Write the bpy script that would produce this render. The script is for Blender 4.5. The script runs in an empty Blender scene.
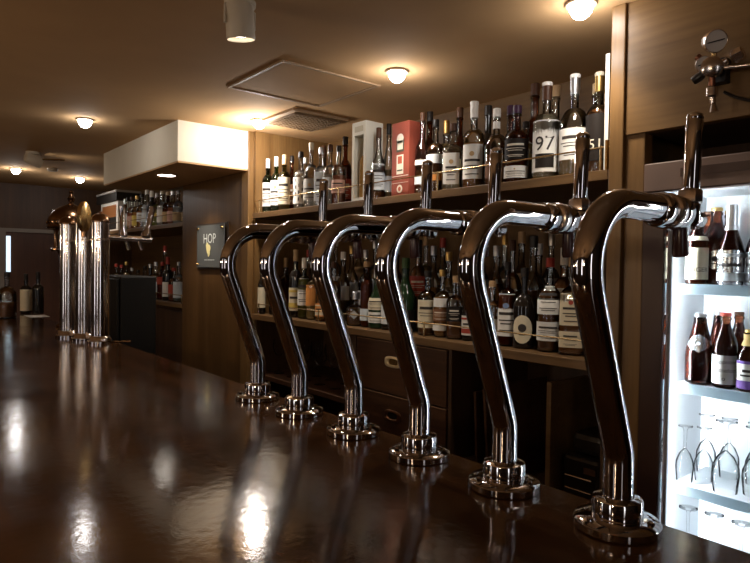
import bpy, math, random
from mathutils import Vector, Matrix
R = math.radians
rnd = random.Random(7)
C = bpy.context.scene.collection
S = bpy.context.scene

# ------------------------------------------------------------------ camera
F_PX, YAW, PITCH, ROLL = 613.2147, 0.68729269, -0.02290722, 0.01396682
CAM_Z = 1.41
fw = Vector((math.sin(YAW)*math.cos(PITCH), math.cos(YAW)*math.cos(PITCH), math.sin(PITCH)))
rt0 = Vector((math.cos(YAW), -math.sin(YAW), 0)); up0 = rt0.cross(fw)
rt = math.cos(ROLL)*rt0 + math.sin(ROLL)*up0
up = -math.sin(ROLL)*rt0 + math.cos(ROLL)*up0
cd = bpy.data.cameras.new('camera'); cam = bpy.data.objects.new('camera', cd); C.objects.link(cam)
cam.matrix_world = Matrix(((rt.x, up.x, -fw.x, 0), (rt.y, up.y, -fw.y, 0), (rt.z, up.z, -fw.z, CAM_Z), (0, 0, 0, 1)))
cd.sensor_width = 36; cd.lens = F_PX/750*36; cd.clip_start = 0.02
S.camera = cam

def ray(u, v):
    return rt*((u-375)/F_PX) - up*((v-281.5)/F_PX) + fw
def at_x(u, v, X):
    r = ray(u, v); r = r*(X/r.x); return Vector((r.x, r.y, r.z+CAM_Z))
def at_y(u, v, Y):
    r = ray(u, v); r = r*(Y/r.y); return Vector((r.x, r.y, r.z+CAM_Z))
def at_z(u, v, Z):
    r = ray(u, v); r = r*((Z-CAM_Z)/r.z); return Vector((r.x, r.y, Z))

COUNTER, CEIL = 1.05, 2.165
XF = 1.65          # front plane of the back bar
XB = 2.16          # back wall
SH_U, SH_L = 1.704, 1.14

# ------------------------------------------------------------------ materials
MATS = {}
def nm(name):
    m = bpy.data.materials.new(name); m.use_nodes = True
    nt = m.node_tree; b = nt.nodes['Principled BSDF']; return m, nt, b
def pbr(name, col, rough=.5, metal=0., spec=.5, trans=0., ior=1.45, emit=None, es=0., coat=0.):
    if name in MATS: return MATS[name]
    m, nt, b = nm(name)
    b.inputs['Base Color'].default_value = (*col, 1); b.inputs['Roughness'].default_value = rough
    b.inputs['Metallic'].default_value = metal; b.inputs['Specular IOR Level'].default_value = spec
    b.inputs['Transmission Weight'].default_value = trans; b.inputs['IOR'].default_value = ior
    b.inputs['Coat Weight'].default_value = coat
    if emit: b.inputs['Emission Color'].default_value = (*emit, 1); b.inputs['Emission Strength'].default_value = es
    MATS[name] = m; return m
def wood(name, c1, c2, rough=.45, scale=(1, 1, 1), axis='Z', grain=18., bump=.05, spec=.4):
    if name in MATS: return MATS[name]
    m, nt, b = nm(name); N = nt.nodes; L = nt.links
    tc = N.new('ShaderNodeTexCoord'); mp = N.new('ShaderNodeMapping')
    s = {'X': (.06, 1, 1), 'Y': (1, .06, 1), 'Z': (1, 1, .06)}[axis]
    mp.inputs['Scale'].default_value = [a*k for a, k in zip(s, scale)]
    L.new(tc.outputs['Object'], mp.inputs['Vector'])
    n1 = N.new('ShaderNodeTexNoise'); n1.inputs['Scale'].default_value = grain; n1.inputs['Detail'].default_value = 6; n1.inputs['Roughness'].default_value = .65
    n2 = N.new('ShaderNodeTexNoise'); n2.inputs['Scale'].default_value = grain*6; n2.inputs['Detail'].default_value = 3
    L.new(mp.outputs[0], n1.inputs['Vector']); L.new(mp.outputs[0], n2.inputs['Vector'])
    mx = N.new('ShaderNodeMix'); mx.data_type = 'FLOAT'; mx.inputs[0].default_value = .35
    L.new(n1.outputs['Fac'], mx.inputs[2]); L.new(n2.outputs['Fac'], mx.inputs[3])
    cr = N.new('ShaderNodeValToRGB'); cr.color_ramp.elements[0].position = .35; cr.color_ramp.elements[1].position = .66
    cr.color_ramp.elements[0].color = (*c1, 1); cr.color_ramp.elements[1].color = (*c2, 1)
    L.new(mx.outputs[0], cr.inputs['Fac']); L.new(cr.outputs['Color'], b.inputs['Base Color'])
    bp = N.new('ShaderNodeBump'); bp.inputs['Strength'].default_value = bump; bp.inputs['Distance'].default_value = .002
    L.new(mx.outputs[0], bp.inputs['Height']); L.new(bp.outputs['Normal'], b.inputs['Normal'])
    b.inputs['Roughness'].default_value = rough; b.inputs['Specular IOR Level'].default_value = spec
    MATS[name] = m; return m
def plaster(name, col, rough=.75, var=.06):
    m, nt, b = nm(name); N = nt.nodes; L = nt.links
    tc = N.new('ShaderNodeTexCoord'); n1 = N.new('ShaderNodeTexNoise'); n1.inputs['Scale'].default_value = 3.; n1.inputs['Detail'].default_value = 5
    L.new(tc.outputs['Object'], n1.inputs['Vector'])
    cr = N.new('ShaderNodeValToRGB'); cr.color_ramp.elements[0].position = .3; cr.color_ramp.elements[1].position = .7
    cr.color_ramp.elements[0].color = (*[c*(1-var) for c in col], 1); cr.color_ramp.elements[1].color = (*[c*(1+var) for c in col], 1)
    L.new(n1.outputs['Fac'], cr.inputs['Fac']); L.new(cr.outputs['Color'], b.inputs['Base Color'])
    n2 = N.new('ShaderNodeTexNoise'); n2.inputs['Scale'].default_value = 220.
    L.new(tc.outputs['Object'], n2.inputs['Vector'])
    bp = N.new('ShaderNodeBump'); bp.inputs['Strength'].default_value = .08; bp.inputs['Distance'].default_value = .001
    L.new(n2.outputs['Fac'], bp.inputs['Height']); L.new(bp.outputs['Normal'], b.inputs['Normal'])
    b.inputs['Roughness'].default_value = rough; b.inputs['Specular IOR Level'].default_value = .08
    MATS[name] = m; return m
def thin_glass(name, col, ior=1.45, rough=.03, edge=.5, wob=.35):
    """thin bottle wall: tinted transparency with a fresnel reflection"""
    if name in MATS: return MATS[name]
    m = bpy.data.materials.new(name); m.use_nodes = True; nt = m.node_tree; N = nt.nodes; L = nt.links
    N.remove(N['Principled BSDF']); out = N['Material Output']
    lw = N.new('ShaderNodeLayerWeight'); lw.inputs['Blend'].default_value = .35
    mc = N.new('ShaderNodeMix'); mc.data_type = 'RGBA'
    mc.inputs[6].default_value = (*col, 1); mc.inputs[7].default_value = (*[c*edge for c in col], 1)
    L.new(lw.outputs['Facing'], mc.inputs[0])
    tr = N.new('ShaderNodeBsdfTransparent'); L.new(mc.outputs[2], tr.inputs['Color'])
    gl = N.new('ShaderNodeBsdfGlossy'); gl.inputs['Roughness'].default_value = rough
    tc = N.new('ShaderNodeTexCoord'); nz = N.new('ShaderNodeTexNoise'); nz.inputs['Scale'].default_value = 38.; nz.inputs['Detail'].default_value = 2.
    L.new(tc.outputs['Object'], nz.inputs['Vector']); bp = N.new('ShaderNodeBump'); bp.inputs['Strength'].default_value = wob; bp.inputs['Distance'].default_value = .006
    L.new(nz.outputs['Fac'], bp.inputs['Height']); L.new(bp.outputs['Normal'], gl.inputs['Normal'])
    fr = N.new('ShaderNodeFresnel'); fr.inputs['IOR'].default_value = ior
    ms = N.new('ShaderNodeMixShader'); L.new(fr.outputs[0], ms.inputs[0]); L.new(tr.outputs[0], ms.inputs[1]); L.new(gl.outputs[0], ms.inputs[2])
    L.new(ms.outputs[0], out.inputs['Surface']); MATS[name] = m; return m

ceil_m = plaster('ceiling_paint', (.53, .33, .165), .85)
cream_m = plaster('cream_plaster', (.74, .68, .55), .7)
wall_dk = wood('dark_wall_wood', (.045, .019, .007), (.085, .038, .014), .5, axis='Z', grain=14)
panel_m = wood('walnut_panel', (.12, .062, .020), (.21, .117, .041), .42, axis='Y', grain=10)
sign_wall_m = wood('sign_wall_wood', (.075, .035, .010), (.14, .069, .022), .42, axis='Z', grain=9)
post_m = wood('post_wood', (.13, .066, .021), (.22, .122, .043), .4, axis='Z', grain=16)
shelf_m = wood('shelf_wood', (.10, .053, .020), (.18, .10, .039), .42, axis='Y', grain=14)
backboard_m = wood('backboard_wood', (.10, .051, .016), (.17, .09, .030), .5, axis='Y', grain=10)
cab_m = wood('cabinet_wood', (.036, .015, .007), (.085, .036, .015), .4, axis='Y', grain=14)
niche_m = wood('niche_wood', (.04, .019, .008), (.075, .036, .016), .5, axis='Z', grain=14)
floor_m = wood('floor_boards', (.03, .016, .009), (.06, .03, .016), .5, axis='Y', grain=10)
chrome = pbr('polished_chrome', (.48, .445, .44), .04, 1.)
chrome2 = pbr('brushed_chrome', (.66, .58, .53), .2, 1.)
steel = pbr('column_steel', (.74, .69, .67), .12, 1.)
brass = pbr('brass', (.62, .42, .18), .25, 1.)
bronze = pbr('aged_bronze', (.22, .13, .075), .2, 1.)
gold = pbr('gold_rail', (.78, .6, .34), .25, 1.)
black_pl = pbr('black_plastic', (.016, .012, .01), .3)
black_deep = pbr('black_enamel', (.006, .005, .004), .55, spec=.25)
black_mt = pbr('black_matt', (.012, .009, .007), .6)
nozzle_m = pbr('dark_nozzle', (.05, .018, .016), .25)
fridge_dk = pbr('fridge_frame_brown', (.055, .028, .020), .4)
fridge_hd = pbr('fridge_header', (.17, .115, .095), .4)
fridge_wh = pbr('fridge_white', (.82, .86, .9), .5)
shelf_rail_m = pbr('pale_blue_price_rail', (.62, .74, .80), .4)
_nt = shelf_rail_m.node_tree; _t = _nt.nodes.new('ShaderNodeBsdfTranslucent'); _t.inputs[0].default_value = (.62, .74, .80, 1)
_m = _nt.nodes.new('ShaderNodeMixShader'); _m.inputs[0].default_value = .55
_nt.links.new(_nt.nodes['Principled BSDF'].outputs[0], _m.inputs[1]); _nt.links.new(_t.outputs[0], _m.inputs[2]); _nt.links.new(_m.outputs[0], _nt.nodes['Material Output'].inputs['Surface'])
led_m = pbr('led_tube', (.9, .95, 1), .5, emit=(.90, .96, 1), es=120.)
bulb_m = pbr('lit_bulb', (1, 1, 1), .5, emit=(.97, .98, 1), es=40.)
bulb_dim = pbr('lit_bulb_low', (1, 1, 1), .5, emit=(1, .93, .82), es=14.)
FILL = 19.
fill_globe_m = pbr('warm_fill_globe', (1, .9, .75), .5, emit=(1, .8, .6), es=4.)
trim_m = pbr('light_trim', (.38, .25, .14), .6)
spot_m = pbr('beige_enamel', (.62, .54, .42), .45)
gauge_face = pbr('gauge_face', (.62, .56, .52), .5)
ink = pbr('dark_ink', (.035, .028, .025), .6)
paper_w = pbr('paper_white', (.80, .78, .72), .6)
door_lit = pbr('daylit_gap', (.8, .85, .9), .5, emit=(.62, .82, 1), es=1.3)
pane_m = thin_glass('door_pane', (.96, .97, .97), 1.35, .01, .9, 0.)
wine_glass_m = thin_glass('clear_glassware', (.985, .99, .99), 1.16, .01, .93)

def counter_mat():
    m, nt, b = nm('polished_counter'); N = nt.nodes; L = nt.links
    tc = N.new('ShaderNodeTexCoord'); mp = N.new('ShaderNodeMapping'); mp.inputs['Scale'].default_value = (1, .12, 1)
    L.new(tc.outputs['Object'], mp.inputs['Vector'])
    n1 = N.new('ShaderNodeTexNoise'); n1.inputs['Scale'].default_value = 13; n1.inputs['Detail'].default_value = 7; n1.inputs['Roughness'].default_value = .65
    L.new(mp.outputs[0], n1.inputs['Vector'])
    cr = N.new('ShaderNodeValToRGB'); cr.color_ramp.elements[0].position = .3; cr.color_ramp.elements[1].position = .72
    cr.color_ramp.elements[0].color = (.018, .007, .0025, 1); cr.color_ramp.elements[1].color = (.085, .034, .011, 1)
    L.new(n1.outputs['Fac'], cr.inputs['Fac']); L.new(cr.outputs['Color'], b.inputs['Base Color'])
    n3 = N.new('ShaderNodeTexNoise'); n3.inputs['Scale'].default_value = 5; n3.inputs['Detail'].default_value = 4
    L.new(tc.outputs['Object'], n3.inputs['Vector'])
    mr = N.new('ShaderNodeMapRange'); mr.inputs[1].default_value = .35; mr.inputs[2].default_value = .7; mr.inputs[3].default_value = .09; mr.inputs[4].default_value = .17
    L.new(n3.outputs['Fac'], mr.inputs[0]); L.new(mr.outputs[0], b.inputs['Roughness'])
    n2 = N.new('ShaderNodeTexNoise'); n2.inputs['Scale'].default_value = 55; n2.inputs['Detail'].default_value = 3
    L.new(tc.outputs['Object'], n2.inputs['Vector'])
    bp = N.new('ShaderNodeBump'); bp.inputs['Strength'].default_value = .12; bp.inputs['Distance'].default_value = .002
    n4 = N.new('ShaderNodeTexNoise'); n4.inputs['Scale'].default_value = 260; n4.inputs['Detail'].default_value = 2
    L.new(tc.outputs['Object'], n4.inputs['Vector'])
    b2 = N.new('ShaderNodeBump'); b2.inputs['Strength'].default_value = .07; b2.inputs['Distance'].default_value = .0006
    L.new(n4.outputs['Fac'], b2.inputs['Height']); L.new(bp.outputs['Normal'], b2.inputs['Normal'])
    L.new(n2.outputs['Fac'], bp.inputs['Height']); L.new(b2.outputs['Normal'], b.inputs['Normal'])
    b.inputs['Specular IOR Level'].default_value = .34; b.inputs['Specular Tint'].default_value = (1, .78, .55, 1)
    MATS['counter'] = m; return m
counter_m = counter_mat()

# ------------------------------------------------------------------ mesh builder
def circ(n=2.):
    def f(t):
        c, s = abs(math.cos(t)), abs(math.sin(t))
        return (c**n + s**n)**(-1./n)
    return f
class MB:
    def __init__(s): s.v = []; s.f = []; s.m = []
    def face(s, idx, m=0): s.f.append(tuple(idx)); s.m.append(m)
    def box(s, x0, x1, y0, y1, z0, z1, m=0, T=None):
        b = len(s.v)
        for z in (z0, z1):
            for x, y in ((x0, y0), (x1, y0), (x1, y1), (x0, y1)):
                p = Vector((x, y, z)); s.v.append(T @ p if T else p)
        for q in ((0, 3, 2, 1), (4, 5, 6, 7), (0, 1, 5, 4), (1, 2, 6, 5), (2, 3, 7, 6), (3, 0, 4, 7)):
            s.face([b+i for i in q], m)
        return s
    def lathe(s, prof, seg=24, m=0, n=2., sx=1., sy=1., T=None, rot=0., caps=(True, True)):
        fn = circ(n); b = len(s.v); k = len(prof)
        for r, z in prof:
            for i in range(seg):
                t = 2*math.pi*i/seg; rr = r*fn(t)
                x, y = rr*math.cos(t)*sx, rr*math.sin(t)*sy
                p = Vector((x*math.cos(rot)-y*math.sin(rot), x*math.sin(rot)+y*math.cos(rot), z))
                s.v.append(T @ p if T else p)
        for j in range(k-1):
            for i in range(seg):
                a, c = b+j*seg+i, b+j*seg+(i+1) % seg
                s.face((a, c, c+seg, a+seg), m)
        if caps[0]: s.face([b+i for i in reversed(range(seg))], m)
        if caps[1]: s.face([b+(k-1)*seg+i for i in range(seg)], m)
        return s
    def tube(s, path, rad, seg=14, m=0, caps=True):
        path = [Vector(p) for p in path]; n = len(path)
        rad = rad if isinstance(rad, (list, tuple)) else [rad]*n
        b = len(s.v); ref = None
        for i, p in enumerate(path):
            d = (path[min(i+1, n-1)] - path[max(i-1, 0)]).normalized()
            if ref is None:
                ref = Vector((0, 1, 0)) if abs(d.y) < .8 else Vector((0, 0, 1))
            u = (ref - d*ref.dot(d)).normalized(); w = d.cross(u); ref = u
            for k in range(seg):
                t = 2*math.pi*k/seg
                s.v.append(p + (u*math.cos(t) + w*math.sin(t))*rad[i])
        for j in range(n-1):
            for k in range(seg):
                a, c = b+j*seg+k, b+j*seg+(k+1) % seg
                s.face((a, c, c+seg, a+seg), m)
        if caps:
            s.face([b+k for k in reversed(range(seg))], m); s.face([b+(n-1)*seg+k for k in range(seg)], m)
        return s
    def build(s, name, mats, parent=None, smooth=True, bevel=0., ang=35, loc=None):
        me = bpy.data.meshes.new(name); me.from_pydata([tuple(v) for v in s.v], [], s.f)
        for mt in (mats if isinstance(mats, (list, tuple)) else [mats]): me.materials.append(mt)
        me.polygons.foreach_set('material_index', s.m)
        if smooth:
            me.polygons.foreach_set('use_smooth', [True]*len(s.f)); me.set_sharp_from_angle(angle=R(ang))
        me.update()
        o = bpy.data.objects.new(name, me); C.objects.link(o)
        if parent is not None: o.parent = parent
        if loc is not None: o.location = loc
        if bevel:
            md = o.modifiers.new('bevel', 'BEVEL'); md.width = bevel; md.segments = 2; md.limit_method = 'ANGLE'; md.angle_limit = R(40)
        return o
def aim(p, d, roll_up=Vector((0, 0, 1))):
    """matrix whose local +Z points along d, placed at p"""
    z = Vector(d).normalized(); u = roll_up if abs(z.dot(roll_up)) < .95 else Vector((0, 1, 0))
    x = u.cross(z).normalized(); y = z.cross(x)
    return Matrix(((x.x, y.x, z.x, p[0]), (x.y, y.y, z.y, p[1]), (x.z, y.z, z.z, p[2]), (0, 0, 0, 1)))
def thing(name, label, cat, loc=(0, 0, 0), group=None, rz=0.):
    o = bpy.data.objects.new(name, None); C.objects.link(o); o.location = loc; o.rotation_euler = (0, 0, rz)
    o.empty_display_size = .05
    o['label'] = label; o['category'] = cat
    if group: o['group'] = group
    return o
def tag(o, label, cat, group=None):
    o['label'] = label; o['category'] = cat
    if group: o['group'] = group
    return o
def struct(name, mb, mat, bevel=0.):
    o = mb.build(name, mat, smooth=False, bevel=bevel); o['kind'] = 'structure'; return o
def box_struct(name, x0, x1, y0, y1, z0, z1, mat, bevel=0.):
    return struct(name, MB().box(x0, x1, y0, y1, z0, z1), mat, bevel)
def text_polys(txt, size):
    cu = bpy.data.curves.new('t', 'FONT'); cu.body = txt; cu.size = size; cu.align_x = 'CENTER'; cu.align_y = 'CENTER'; cu.resolution_u = 3
    o = bpy.data.objects.new('t', cu); me = o.to_mesh()
    v = [(p.co.x, p.co.y) for p in me.vertices]; f = [tuple(p.vertices) for p in me.polygons]
    o.to_mesh_clear(); bpy.data.objects.remove(o); bpy.data.curves.remove(cu); return v, f
def add_text(mb, txt, size, place, m):
    v, f = text_polys(txt, size); b = len(mb.v)
    for x, y in v: mb.v.append(Vector(place(x, y)))
    for q in f: mb.face([b+i for i in q], m)

# ------------------------------------------------------------------ setting
YL, YR, YFAR = -1.6, -1.3, 6.75
box_struct('floor', -2.3, 2.3, -1.7, 6.9, -.05, 0, floor_m)
box_struct('ceiling', -2.3, 2.3, -1.7, 6.9, CEIL, CEIL+.06, ceil_m)
box_struct('wall_back', XB, XB+.08, -1.7, 6.9, 0, CEIL, backboard_m)
box_struct('wall_far', -2.3, XB, YFAR, YFAR+.08, 0, CEIL, wall_dk)
guest_wall = wood('guest_wall_wood', (.02, .012, .009), (.036, .020, .014), .5, axis='Z', grain=10)
box_struct('wall_left', -2.3, -2.2, -1.7, 6.9, 0, CEIL, guest_wall)
box_struct('wall_near', -2.2, XB, -1.7, -1.6, 0, CEIL, guest_wall)
# added glowing panels, out of frame, for fill and bright lines on chrome
fill_glow = pbr('panel_fill_glow', (.8, .85, .9), .5, emit=(.95, .96, 1), es=3.2)
for k, (x0, x1, y0, y1) in enumerate(((-2.195, -2.185, .35, .62), (-2.195, -2.185, 2.6, 2.8), (-.45, -.22, -1.595, -1.585))):
    box_struct('glow_panel_%d' % (k+2), x0, x1, y0, y1, .95, 2.0, fill_glow)
# wall stub that carries the sign, between the two stretches of shelving
box_struct('wall_middle', XF, XB, 3.215, 4.10, 0, CEIL, sign_wall_m, .003)
# posts
box_struct('trim_1', XF-.012, XF+.035, 3.13, 3.213, 0, CEIL, post_m, .003)
box_struct('trim_2', XF-.008, XF+.05, .905, .948, 0, CEIL, post_m, .003)
box_struct('trim_3', XF+.006, XF+.05, .848, .905, 0, 1.795, post_m, .003)
box_struct('trim_4', XF+.05, XB, .905, .93, 0, CEIL, panel_m)
box_struct('trim_5', XF+.02, XB, 3.105, 3.13, SH_L-.7, CEIL, post_m)
# wood panel above the fridge, with a dark recess under it
box_struct('wall_right', XF, XF+.03, -.6, .905, 1.793, CEIL, panel_m, .002)
box_struct('wall_recess', 2.0, 2.03, -.6, .905, 0, 1.793, niche_m)
box_struct('trim_6', XF+.03, XB, -.6, .85, 1.793, 1.81, niche_m)
# soffit box
box_struct('ceiling_soffit', 1.235, XB, 3.14, 4.46, 1.953, CEIL, cream_m)
box_struct('ceiling_soffit_base', 1.238, XF-.012, 3.143, 4.455, 1.945, 1.953, ceil_m)

# access hatch and air vent
o = thing('ceiling_hatch', 'flush square access hatch with a raised edge frame in the brown ceiling', 'ceiling hatch', (1.395, 2.19, CEIL))
a, b_, w = .235, .225, .013
m = MB()
m.box(-a, a, -b_, -b_+w, -.007, 0); m.box(-a, a, b_-w, b_, -.007, 0); m.box(-a, -a+w, -b_+w, b_-w, -.007, 0); m.box(a-w, a, -b_+w, b_-w, -.007, 0)
m.build('frame', trim_m, o, False, .0015)
MB().box(-a+w+.004, a-w-.004, -b_+w+.004, b_-w-.004, -.0025, 0).build('panel', ceil_m, o, False)
o = thing('air_vent', 'square ceiling air vent with a perforated dark face by the left post', 'air vent', (1.715, 2.685, CEIL))
m = MB(); a, w = .165, .03
m.box(-a, a, -a, -a+w, -.014, 0); m.box(-a, a, a-w, a, -.014, 0); m.box(-a, -a+w, -a+w, a-w, -.014, 0); m.box(a-w, a, -a+w, a-w, -.014, 0)
m.build('frame', trim_m, o, False, .002)
m = MB(); k = 11
for i in range(k+1):
    t = -a+w+(2*a-2*w)*i/k
    m.box(t-.004, t+.004, -a+w, a-w, -.022, -.012); m.box(-a+w, a-w, t-.004, t+.004, -.022, -.012)
m.build('grille', pbr('vent_grille', (.17, .105, .055), .5), o, False)
MB().box(-a+w, a-w, -a+w, a-w, -.006, -.001).build('filter', black_mt, o, False)

# ------------------------------------------------------------------ lamps
def point(name, loc, power, col=(1, .87, .71), rad=.03, parent=None, spot=None, dirn=None, blend=.6):
    ld = bpy.data.lights.new(name, 'SPOT' if spot else 'POINT'); ld.energy = power; ld.color = col; ld.shadow_soft_size = rad
    if spot: ld.spot_size = R(spot); ld.spot_blend = blend
    l = bpy.data.objects.new(name, ld); C.objects.link(l)
    if parent is not None: l.parent = parent
    l.location = loc
    if dirn is not None: l.rotation_mode = 'QUATERNION'; l.rotation_quaternion = Vector(dirn).to_track_quat('-Z', 'Y')
    return l
def ceiling_light(x, y, label, power, drop=.022, rad=.032, spow=0., cone=110):
    o = thing('ceiling_light', label, 'ceiling light', (x, y, CEIL), 'ceiling bulbs')
    MB().lathe([(.042, 0), (.045, -.004), (.042, -.008), (.036, -.008), (.034, -.002)], 28).build('trim_ring', trim_m, o)
    MB().lathe([(rad*.5, .0)]+[(rad*math.sin(R(a)), -.014+rad*math.cos(R(a))) for a in range(45, 181, 15)], 24, caps=(False, False)).build('bulb', bulb_m, o)
    if power: point('lamp', (0, 0, -.115), power, (1, .94, .88), rad=.03, parent=o)
    if spow: point('lamp_beam', (0, 0, -.095), spow, rad=.03, parent=o, spot=cone, dirn=(0, 0, -1), blend=.8)
    return o
ceiling_light(*at_z(581, 10, CEIL-.02).xy, 'round bright ceiling bulb above the right end of the upper bottle shelf', 1.1, spow=11)
ceiling_light(*at_z(397, 76, CEIL-.02).xy, 'round bright ceiling bulb beside the access hatch', 1.3, spow=12)
ceiling_light(*at_z(259, 124, CEIL-.02).xy, 'glaring ceiling bulb against the pale soffit and left post', 9., spow=12)
ceiling_light(*at_z(85, 123, CEIL-.02).xy, 'bright ceiling bulb left of the soffit over the steel tower', .35, spow=5, cone=70)
ceiling_light(*at_z(16, 171, CEIL-.02).xy, 'small bright ceiling bulb at the far left of the room', 1.2, spow=13)
ceiling_light(*at_z(80, 180, CEIL-.02).xy, 'far ceiling bulb just above the bronze dome finial', 1.2, spow=13)
# recessed lamp in the soffit
o = thing('recessed_downlight', 'flat oval-looking downlight set in the underside of the soffit', 'downlight', (1.36, 3.63, 1.945), 'soffit lights')
MB().lathe([(.062, 0), (.064, -.004), (.055, -.007), (.050, -.003)], 28, caps=(False, False)).build('trim_ring', trim_m, o)
MB().lathe([(.0, -.004), (.050, -.004)], 28, caps=(False, False)).build('diffuser', bulb_dim, o)
point('lamp_beam', (0, 0, -.02), 15, rad=.04, parent=o, spot=95, dirn=(.25, .0, -1), blend=.9)
# adjustable spot fixtures
def spotlight(loc, d, label, glow):
    o = thing('spotlight', label, 'spotlight', loc, 'adjustable ceiling spotlights')
    MB().lathe([(.045, 0), (.045, -.012), (.038, -.018)], 24).build('canopy', spot_m, o)
    MB().tube([(0, 0, -.016), (0, 0, -.045)], .008, 10).build('stem', chrome2, o)
    T = aim((0, 0, -.050), d)
    MB().lathe([(.012, -.055), (.034, -.048), (.040, -.038), (.041, .05), (.039, .055), (.035, .05), (.033, .02)], 26, T=T, caps=(True, True)).build('lamp_head', spot_m, o)
    MB().lathe([(.0, .0455), (.026, .044)], 20, T=T, caps=(False, False)).build('lens', bulb_dim, o)
    m = MB(); m.tube([(-.046, 0, -.07), (-.046, 0, -.02), (-.03, 0, -.012), (.03, 0, -.012), (.046, 0, -.02), (.046, 0, -.07)], .004, 8); m.build('yoke', spot_m, o)
    dv = Vector(d).normalized()
    point('lamp_beam', Vector((0, 0, -.065))+dv*.07, glow, rad=.02, parent=o, spot=120, dirn=d, blend=.8)
    return o
p = at_z(240, 2, CEIL); spotlight((p.x, p.y, CEIL), (.12, .1, -.9), 'beige ceiling spotlight at the top edge left of the hatch', 3.)
p = at_z(33, 152, CEIL); q = spotlight((p.x, p.y, CEIL), (.8, .1, -.25), 'small tilted ceiling spotlight with a side arm, far left', 2.)
MB().tube([(.05, -.05, -.05), (.16, -.12, -.05), (.17, -.126, -.05)], .006, 8).build('side_arm', brass, q)
o = tag(MB().lathe([(.04, 0), (.04, -.014), (.03, -.022), (0, -.024)], 20).build('smoke_detector', spot_m, loc=(1.12, 5.45, CEIL)), 'small flat ceiling sensor between the two far bulbs', 'detector')

# added fill lamps, out of frame: warm globes over the guest side
for (x, y, e, wh) in ((-1.1, .1, FILL, 'nearest the fridge end'), (-1.1, 2.3, FILL, 'over the middle of the guest side'), (-1.0, 4.6, FILL*.7, 'at the far end of the guest side')):
    o = thing('fill_globe', 'added warm fill globe '+wh, 'fill lamp', (x, y, CEIL), 'added fill globes over the guest side')
    MB().tube([(0, 0, -.004), (0, 0, -.42)], .005, 8).build('cord', black_pl, o)
    MB().lathe([(.05, 0), (.05, -.02), (.01, -.03)], 20).build('canopy', brass, o)
    MB().lathe([(.001, -.42), (.03, -.425)]+[(.07*math.sin(R(a)), -.49+.07*math.cos(R(a))) for a in range(30, 181, 15)], 24).build('globe', fill_globe_m, o)
    point('lamp', (0, 0, -.58), e, (1, .72, .46), .05, o)

# ------------------------------------------------------------------ counter
o = thing('bar_counter', 'long polished dark wooden bar counter carrying the row of beer taps', 'bar counter', (0, 0, 0))
MB().box(-.08, .875, -1.2, 5.35, COUNTER-.06, COUNTER).build('countertop', counter_m, o, False, .006)
MB().box(.06, .80, -1.15, 5.3, 0, COUNTER-.0605).build('base', cab_m, o, False, .003)

# ------------------------------------------------------------------ swan-neck beer taps
TAPS = []
def neck_path():
    z0, Rb, Rr, top, lean = .092, .07, .090, .453, R(20.5)
    pts = [(0, 0, .030), (0, 0, .06), (0, 0, z0)]
    for i in range(1, 7):
        th = lean*i/6; pts.append((-Rb*(1-math.cos(th)), 0, z0+Rb*math.sin(th)))
    S0 = Vector(pts[-1]); d = Vector((-math.sin(lean), 0, math.cos(lean)))
    L = (top - Rr - Rr*math.sin(lean) - S0.z)/math.cos(lean)
    for t in (.25, .5, .75, 1.): pts.append(tuple(S0 + d*L*t))
    cen = S0 + d*L + Vector((math.cos(lean), 0, math.sin(lean)))*Rr
    n = 20; tot = math.pi/2 + lean
    for i in range(1, n+1):
        th = math.pi + lean - tot*i/n
        pts.append((cen.x + Rr*math.cos(th), 0, cen.z + Rr*math.sin(th)))
    e = Vector(pts[-1])
    for x in (.055, .092): pts.append((max(x, e.x+.01), 0, top))
    return pts, e, top
NP, NE, NTOP = neck_path()
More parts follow.
